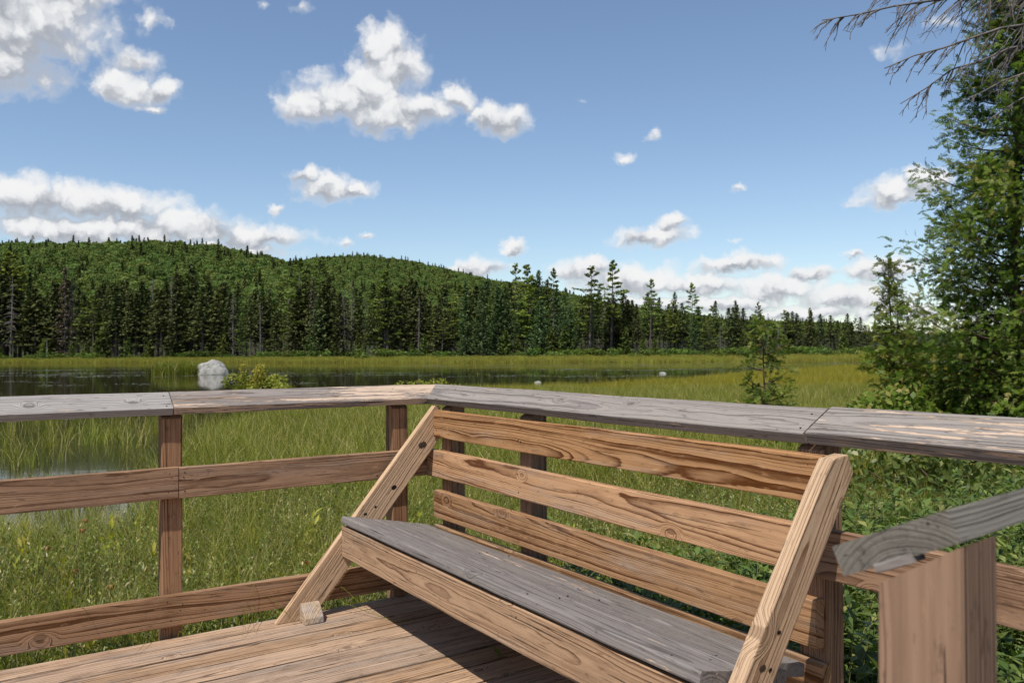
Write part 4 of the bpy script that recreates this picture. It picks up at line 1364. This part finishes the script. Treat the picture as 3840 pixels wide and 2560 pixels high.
# floating leaves on the water
def pad_mesh():
    s = Soup(); r = np.random.default_rng(5)
    for k in range(26):
        c = np.array([r.normal(0, .9), r.normal(0, .35), .004]); a = np.arange(6) * math.pi / 3; q = r.uniform(.05, .11)
        ring = c + np.stack([np.cos(a) * q, np.sin(a) * q * .9, r.uniform(0, .012, 6)], 1)
        s.add(ring, np.array([[0, 1, 2, 3], [0, 3, 4, 5]]), r.uniform(.2, .8))
    return s
L_PAD = foliage('floating_leaves', (.07, .08, .03), (.15, .15, .08), .1, .3, spec=.5)
PADS = template_collection('lily_pads', [pad_mesh().mesh('lily_pads', L_PAD)])
x, y, s = frustum_pts(1000, 13, 125, -.72, .5, 1.8)
ok = (y > near_edge_y(s) + 1) & (fbm2(x * .05, y * .13, 21) > .22)
x, y = x[ok], y[ok]
scat_simple('floating_leaves', np.stack([x, y, 0 * x + WATER_Z + .004], 1), .7, 1.5, 1, PADS, 'small floating leaves in streaks on the dark pond', 'water plants')

# ------------------------------------------------------------------ boulder and stones in the pond
def rock(seed, w, d, h, mat, sub=4, rough=.16):
    bm = bmesh.new(); bmesh.ops.create_icosphere(bm, subdivisions=sub, radius=1)
    from mathutils import noise as mn
    for v in bm.verts:
        p_ = v.co.copy()
        a = mn.noise(p_ * 1.1 + Vector((seed, 0, 0))) * rough * 1.6 + mn.noise(p_ * 2.7 + Vector((0, seed, 0))) * rough * .6 + mn.noise(p_ * 8 + Vector((0, 0, seed))) * rough * .12
        v.co = p_ * (1 + a)
        v.co.x *= w / 2; v.co.y *= d / 2; v.co.z *= h
        if v.co.z > 0: v.co.x += -.10 * v.co.z * w / 2.5
    me = bpy.data.meshes.new('rock'); bm.to_mesh(me); bm.free(); me.materials.append(mat)
    for f_ in me.polygons: f_.use_smooth = True
    return me


m, t, out = new_mat('lichen_granite'); p = principled(t, out, .9, .15)
tcn = t.nodes.new('ShaderNodeTexCoord')
n1 = noise(t, tcn.outputs['Object'], 3.2, 7, .7); n2 = noise(t, tcn.outputs['Object'], 14, 5, .7)
col = ramp(t, n1.outputs[0], [(.35, (.19, .18, .155)), (.52, (.34, .325, .29)), (.68, (.47, .455, .42))])
col = mixc(t, maprange(t, n2.outputs[0], .5, .7, 0, .6), col, (.20, .19, .15))
t.links.new(col, p.inputs['Base Color'])
bp = t.nodes.new('ShaderNodeBump'); bp.inputs['Strength'].default_value = .8; bp.inputs['Distance'].default_value = .08
t.links.new(n2.outputs[0], bp.inputs['Height']); t.links.new(bp.outputs[0], p.inputs['Normal'])
M_ROCK = m
o = obj('boulder', rock(3, 2.95, 2.3, 1.36, M_ROCK)); o.location = (-.353 * 78, 78, WATER_Z - .02)
tag(o, 'large pale lichen covered boulder standing in the pond', 'boulder')
o = obj('stone', rock(11, .42, .36, .15, M_ROCK, 3)); o.location = (.0301 * 50, 50, WATER_Z + .02)
tag(o, 'small pale stone in the sedge beyond the railing corner', 'stone')
o = obj('stone', rock(17, .60, .5, .13, M_ROCK, 3)); o.location = (.1779 * 71, 71, WATER_Z + .02)
tag(o, 'grey stone in the water right of the railing corner', 'stone')
# tussock beside the boulder
x = -.396 * 78 + rng.normal(0, .85, 90) * 1.2; y = 78 + rng.normal(0, .6, 90)
TUS = template_collection('tussock', [grass_tuft(380 + i, 80, .4, .6, 1.15, .03, 3, .6, tone=(.1, .8), dead=.12).mesh('tussock', L_GRASS) for i in range(3)])
scat_simple('grass_tussock', np.stack([x, y, 0 * x + WATER_Z - .03], 1), .95, 1.4, 3, TUS, 'round grassy tussock on the left of the boulder', 'grass')

# ------------------------------------------------------------------ bushes and cedars nearer by
def cedar_spray(r, L=.11):
    """flat fan of scale twigs: quads in the xy plane, x along the twig"""
    vs, fs, k = [], [], 0
    def leaf(o, a, l, w):
        nonlocal k
        d = np.array([math.cos(a), math.sin(a), 0]); s_ = np.array([-d[1], d[0], 0]) * w
        vs.extend([o, o + d * l * .45 + s_, o + d * l, o + d * l * .45 - s_]); fs.append([k, k + 1, k + 2, k + 3]); k += 4
    for q in np.linspace(.05, .85, 6):
        o = np.array([q * L, 0, r.normal(0, .006)])
        for sg in (-1, 1):
            leaf(o, sg * r.uniform(.45, .85), L * r.uniform(.30, .48) * (1.15 - q * .5), L * .055)
    leaf(np.array([.55 * L, 0, 0]), 0, L * .5, L * .05)
    leaf(np.array([0., 0, 0]), 0, L * .7, L * .03)
    V_ = np.array(vs); V_[:, 2] += -.35 * V_[:, 0] ** 2 / L
    return V_, np.array(fs)


def make_cedar(h, rad, seed, limbs, sprays, base=.03, taper=.8, spread_sp=.30, L=.12, lean=0.0, open_=.0, trunk_r=None, side=None):
    r = np.random.default_rng(seed)
    n = 9; tt = np.linspace(0, 1, n)
    P_ = np.stack([lean * h * tt + .05 * np.sin(tt * 5 + seed), .04 * np.sin(tt * 4 + 1), -.2 + (h + .2) * tt], 1)
    ts = Soup(); V_, F_ = tube(P_, (trunk_r or .012 * h + .006) * (1 - tt) ** .8 + .004, 7); ts.add(V_, F_)
    cs = Soup()
    pat = [cedar_spray(r, L) for _ in range(5)]
    cen, axs, nrs, ton = [], [], [], []
    for i in range(limbs):
        t = base + (1 - base) * (i + r.random()) / limbs
        if r.random() < open_: continue
        a = i * 2.399 + r.normal(0, .4)
        env = (1 - t) ** taper
        Lb = max(.10, rad * env * r.uniform(.55, 1.15))
        b = on_axis(P_, np.array([t * h]))[0]
        pts = []
        q = np.linspace(0, 1, 5)
        rise = r.uniform(-.15, .2)
        for qq in q:
            pts.append(b + np.array([math.cos(a) * Lb * qq, math.sin(a) * Lb * qq, Lb * (rise * qq + .38 * qq * qq)]))
        pts = np.array(pts)
        V_, F_ = tube(pts, (.006 + .010 * Lb) * (1 - q) + .0025, 4); ts.add(V_, F_)
        m_ = max(5, int(sprays * (Lb / rad) ** 1.2 + 3))
        qq = r.uniform(.28, 1.03, m_)
        C = np.stack([np.interp(qq, q, pts[:, j]) for j in range(3)], 1)
        sp = spread_sp * Lb * (1.15 - .75 * qq)
        off_ = np.clip(r.normal(0, 1, (m_, 3)), -1.7, 1.7) * sp[:, None] * np.array([1, 1, .75])
        C = C + off_
        out_ = np.array([math.cos(a), math.sin(a), .15])
        ax = unit(out_ + .9 * unit(off_ + 1e-6) + r.normal(0, .5, (m_, 3)))
        cen.append(C); axs.append(ax); nrs.append(unit(np.array([0, 0, .6]) + r.normal(0, .8, (m_, 3)) + .5 * out_))
        ton.append(np.clip(-.10 + .8 * qq + r.normal(0, .2) + r.normal(0, .12, m_), 0, .85))  # lower tone near the trunk paints the shaded gaps inside the crown
        for k in range(min(6, m_ // 6)):
            w = r.integers(0, m_); near_ = pts[np.argmin(np.linalg.norm(pts - C[w], axis=1))]
            V_, F_ = tube(np.array([near_, (near_ + C[w]) / 2 + [0, 0, .02], C[w]]), [.004, .003, .0015], 3); ts.add(V_, F_)
    m_ = 12
    C = on_axis(P_, h - r.uniform(0, .10 * h, m_)); cen.append(C + r.normal(0, .02, (m_, 3))); axs.append(unit(np.array([0, 0, 1.]) + r.normal(0, .5, (m_, 3)))); nrs.append(rand_dirs(m_)); ton.append(np.full(m_, .7))
    C = np.concatenate(cen); A = np.concatenate(axs); Nn = np.concatenate(nrs); Tn = np.concatenate(ton)
    B = unit(np.cross(Nn, A)); Nn = np.cross(A, B)
    which = r.integers(0, len(pat), len(C)); sz = r.uniform(.65, 1.25, len(C))
    brown = r.random(len(C)) < .035; Tn = np.where(brown, 1.0, Tn)
    for w, (pv, pf) in enumerate(pat):
        I = np.where(which == w)[0]
        if not len(I): continue
        V_ = C[I][:, None] + sz[I][:, None, None] * (pv[None, :, 0:1] * A[I][:, None] + pv[None, :, 1:2] * B[I][:, None] + pv[None, :, 2:3] * Nn[I][:, None])
        nv = len(pv); F_ = (np.arange(len(I))[:, None, None] * nv + pf[None]).reshape(-1, 4)
        cs.add(V_.reshape(-1, 3), F_, np.repeat(Tn[I], len(pf)))
    return ts, cs


def cedar(name, loc, pair, label, rz=0.0):
    e = empty(name, loc, rz); tag(e, label, 'cedar')
    obj('trunk', pair[0].mesh('cedar_trunk', B_CEDAR, True), e); obj('crown', pair[1].mesh('cedar_crown', L_CEDAR), e)
    return e


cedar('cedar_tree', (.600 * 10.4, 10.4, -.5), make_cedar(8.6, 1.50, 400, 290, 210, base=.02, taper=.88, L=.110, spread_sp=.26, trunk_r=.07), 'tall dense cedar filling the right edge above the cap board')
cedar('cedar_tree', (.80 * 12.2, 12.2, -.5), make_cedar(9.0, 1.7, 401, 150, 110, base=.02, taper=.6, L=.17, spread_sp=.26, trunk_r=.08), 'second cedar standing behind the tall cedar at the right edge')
cedar('cedar_sapling', (.449 * 11.2, 11.2, -.5), make_cedar(2.95, .60, 402, 60, 52, base=.03, taper=.7, L=.115, spread_sp=.24, trunk_r=.024), 'slender young cedar with a spire top left of the tall cedar')
cedar('cedar_sapling', (.300 * 13.0, 13.0, -.5), make_cedar(2.25, .58, 403, 36, 44, base=.10, taper=.45, L=.115, spread_sp=.24, trunk_r=.020, open_=.12), 'small sparse cedar sapling alone in the sedge')


def near_bush(name, loc, w, h, seed, label, lm, n=1500, card=.09, cat='bush'):
    e = empty(name, loc); tag(e, label, cat)
    st, cr_ = make_bush(w, h, seed, n, card)
    obj('stem', st.mesh(name + '_stem', B_CEDAR), e); obj('foliage', cr_.mesh(name + '_foliage', lm), e)
    return e


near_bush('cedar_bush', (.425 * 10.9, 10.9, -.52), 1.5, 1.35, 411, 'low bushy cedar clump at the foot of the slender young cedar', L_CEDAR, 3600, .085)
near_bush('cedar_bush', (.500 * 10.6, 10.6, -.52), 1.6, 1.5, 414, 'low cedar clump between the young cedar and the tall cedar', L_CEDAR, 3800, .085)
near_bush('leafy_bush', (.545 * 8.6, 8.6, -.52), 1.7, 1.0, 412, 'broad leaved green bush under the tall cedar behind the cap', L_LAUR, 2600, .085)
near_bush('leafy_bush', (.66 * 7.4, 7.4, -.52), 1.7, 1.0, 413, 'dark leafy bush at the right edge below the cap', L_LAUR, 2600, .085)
near_bush('gold_bush', (-.291 * 33, 33, WATER_Z), 2.1, 1.15, 420, 'yellow green bush beside the water right of the boulder', L_BOGB, 2200, .12)
near_bush('gold_bush', (-.303 * 32.6, 32.6, WATER_Z), .75, 1.62, 421, 'narrow yellow tipped bush standing at the left of the yellow green bush', L_BOGB, 900, .11)
near_bush('gold_bush', (-.099 * 38, 38, WATER_Z), 1.9, .75, 422, 'low yellow bush in the sedge beyond the railing corner', L_BOGB, 900, .11)

# ------------------------------------------------------------------ dead conifer leaning in from the right
dt = empty('dead_conifer', (6.4, 6.6, -.5)); tag(dt, 'dead conifer reaching bare twiggy branches into the upper right sky', 'dead tree')
r = np.random.default_rng(77)
ts = Soup(); tt = np.linspace(0, 1, 8)
V_, F_ = tube(np.stack([.1 * np.sin(tt * 3), .05 * np.sin(tt * 5), 6.2 * tt], 1), .10 * (1 - tt) + .02, 8); ts.add(V_, F_)
obj('trunk', ts.mesh('dead_trunk', B_DEAD, True), dt)


def dead_branch(root, tip, sag, seed, twigs=44, tl=.5, r0=.014):
    """branch from the trunk with drooping side twigs; points relative to the tree base"""
    rr = np.random.default_rng(seed); s = Soup()
    q = np.linspace(0, 1, 12)
    A, B = np.array(root), np.array(tip)
    P_ = A + (B - A) * q[:, None]; P_[:, 2] += sag * np.sin(q * math.pi) + rr.normal(0, .012, 12); P_[:, 1] += rr.normal(0, .02, 12)
    V_, F_ = tube(P_, r0 * (1 - q) + .0035, 5); s.add(V_, F_)
    D = unit(B - A)
    for k in range(twigs):
        qq = rr.uniform(.18, .98); b = np.array([np.interp(qq, q, P_[:, j]) for j in range(3)])
        L = tl * rr.uniform(.35, 1.1) * (1.1 - .75 * qq)
        d = unit(D * rr.uniform(.35, 1.0) + np.array([rr.normal(0, .15), rr.normal(0, .45), -rr.uniform(.1, .9)]))
        w = np.linspace(0, 1, 6); T_ = b + d * L * w[:, None]; T_[:, 2] -= .28 * L * w ** 2; T_ += rr.normal(0, .006, (6, 3)) * w[:, None]
        V_, F_ = tube(T_, .0042 * (1 - w) + .0022, 3); s.add(V_, F_)
        for j in range(rr.integers(2, 6)):
            w2 = rr.uniform(.2, .95); b2 = np.array([np.interp(w2, w, T_[:, i]) for i in range(3)])
            d2 = unit(d + rr.normal(0, .5, 3) + [0, 0, -.3]); l2 = L * rr.uniform(.12, .4)
            V_, F_ = tube(np.array([b2, b2 + d2 * l2 * .5, b2 + d2 * l2 + [0, 0, -.04 * l2]]), [.0030, .0025, .0018], 3); s.add(V_, F_)
    obj('branch', s.mesh('dead_branch', B_DEAD), dt)


def rel(s_, y_, el_):
    return (s_ * y_ - 6.4, y_ - 6.6, CAM_Z + el_ * y_ + .5)


RT = lambda z: (0.0, 0.0, z)
dead_branch(rel(.80, 6.8, .40), rel(.372, 6.3, .392), .16, 1, 70, .62, .022)
dead_branch(rel(.80, 6.8, .40), rel(.430, 6.8, .425), .10, 6, 44, .6, .016)
dead_branch(rel(.80, 6.7, .40), rel(.445, 6.1, .335), .13, 2, 40, .50, .018)
dead_branch(rel(.80, 6.7, .38), rel(.462, 6.2, .292), .22, 3, 44, .50, .018)
dead_branch(rel(.80, 6.6, .36), rel(.533, 5.9, .290), .16, 4, 16, .36, .014)
dead_branch(rel(.80, 6.6, .33), rel(.560, 6.0, .270), .14, 5, 14, .30, .013)
dead_branch(rel(.80, 6.9, .44), rel(.480, 6.6, .432), .10, 7, 40, .55, .015)

# ------------------------------------------------------------------ small things
def pitcher(loc, k, label, rz):
    e = empty('pitcher_plant', loc, rz); tag(e, label, 'plant'); e.scale = (k, k, k)
    s = Soup(); V_, F_ = tube(np.array([[0, 0, 0], [.01, 0, .2], [.0, .0, .38], [.03, 0, .42], [.055, 0, .40]]), [.004, .004, .003, .003, .003], 5); s.add(V_, F_, .3)
    obj('stalk', s.mesh('pitcher_stalk', L_GRASS), e)
    for i in range(5):
        a = i * 2 * math.pi / 5; d = np.array([math.cos(a), math.sin(a), 0]); b_ = np.array([-d[1], d[0], 0])
        c = np.array([.055, 0, .40])
        q = np.linspace(0, 1, 5); rad_ = np.array([.006, .03, .036, .032, .024]); zz = np.array([.0, -.004, -.02, -.04, -.055]); wd = np.array([.006, .018, .021, .017, .004])
        mid = c + d * rad_[:, None] + np.stack([0 * q, 0 * q, zz], 1)
        V_ = np.concatenate([mid - b_ * wd[:, None], mid + b_ * wd[:, None]]); F_ = np.array([[j, j + 1, j + 6, j + 5] for j in range(4)])
        s = Soup(); s.add(V_, F_, i / 5)
        obj('petal', s.mesh('pitcher_petal', M_PET), e)
    return e


M_PET = foliage('pitcher_petals', (.20, .035, .018), (.36, .20, .06), .3, .4, third=(.40, .30, .10))
def ground_hit(sx, el_, h):   # where a sight line at this bearing meets the plants at height h
    y_ = (CAM_Z - h) / -el_; return (sx * y_, y_)
for i, (xd, yd, lab) in enumerate(((160, 1305, 'red and yellow pitcher plant bloom left of the left post'), (143, 1316, 'red brown pitcher plant bloom just below another one at left'), (195, 1213, 'pale orange pitcher plant bloom above the red pair'),
                                   (718, 1283, 'red pitcher plant bloom left of the bench end frame'), (107, 1250, 'yellow pitcher plant bloom at far left between the rails'), (240, 1340, 'small brown pitcher plant bloom beside the left post'), (190, 1192, 'dim pitcher plant bloom under the middle rail'))):
    sx = px_s(xd); el_ = (808.5 - .0061 * (xd - 1176) - yd) / 1942
    h = -.10; gx, gy = ground_hit(sx, el_, h)
    pitcher((gx, gy, h - .24), .6, lab, i * 1.3)

# stray blades of grass poking up over the deck edge
def strand(pts, w):
    P_ = np.array(pts); q = np.linspace(0, 1, 12); t0 = np.linspace(0, 1, len(P_))
    C = np.stack([np.interp(q, t0, P_[:, j]) for j in range(3)], 1)
    for _ in range(2):
        C[1:-1] = (C[:-2] + 2 * C[1:-1] + C[2:]) / 4
    return tube(C, w * (1 - .7 * q), 3)
s = Soup()
def uvp(u_, v_, z_): a = uv(u_, v_, z_); return (a.x, a.y, a.z)
for pts in ([(-.62, -.06, -.2), (-.60, -.02, .10), (-.56, .10, .16), (-.50, .22, .06), (-.42, .30, .012)], [(-.60, -.04, -.2), (-.58, .0, .06), (-.52, .16, .05), (-.44, .30, .012), (-.36, .42, .008), (-.30, .46, .006)],
            [(-.98, -.05, -.2), (-1.0, .0, .10), (-1.02, .08, .06), (-1.03, .16, .012)], [(-.96, -.05, -.2), (-.98, .0, .14), (-1.02, .1, .10), (-1.06, .22, .010)], [(-.94, -.05, -.2), (-.95, .0, .12), (-.99, .11, .07), (-1.0, .20, .012)],
            [(-.97, -.05, -.2), (-.93, .0, .15), (-.86, .08, .10), (-.80, .17, .01)], [(-1.43, -.05, -.2), (-1.42, .0, .06), (-1.44, .09, .02), (-1.50, .18, .008)], [(-1.30, .03, -.05), (-1.30, .05, .04), (-1.27, .08, .01)],
            [(-.92, -.10, -.2), (-.93, -.02, .17), (-.96, .055, .20), (-.99, .06, .13)], [(-1.70, -.12, -.1), (-1.70, -.03, .17), (-1.68, .05, .21), (-1.66, .06, .13)]):
    V_, F_ = strand([uvp(*q) for q in pts], .0022); s.add(V_, F_, rng.uniform(.2, .8))
o = obj('stray_grass', s.mesh('stray_grass', L_GRASS)); tag(o, 'stray green grass blades curling over the deck edge', 'grass', kind='stuff')
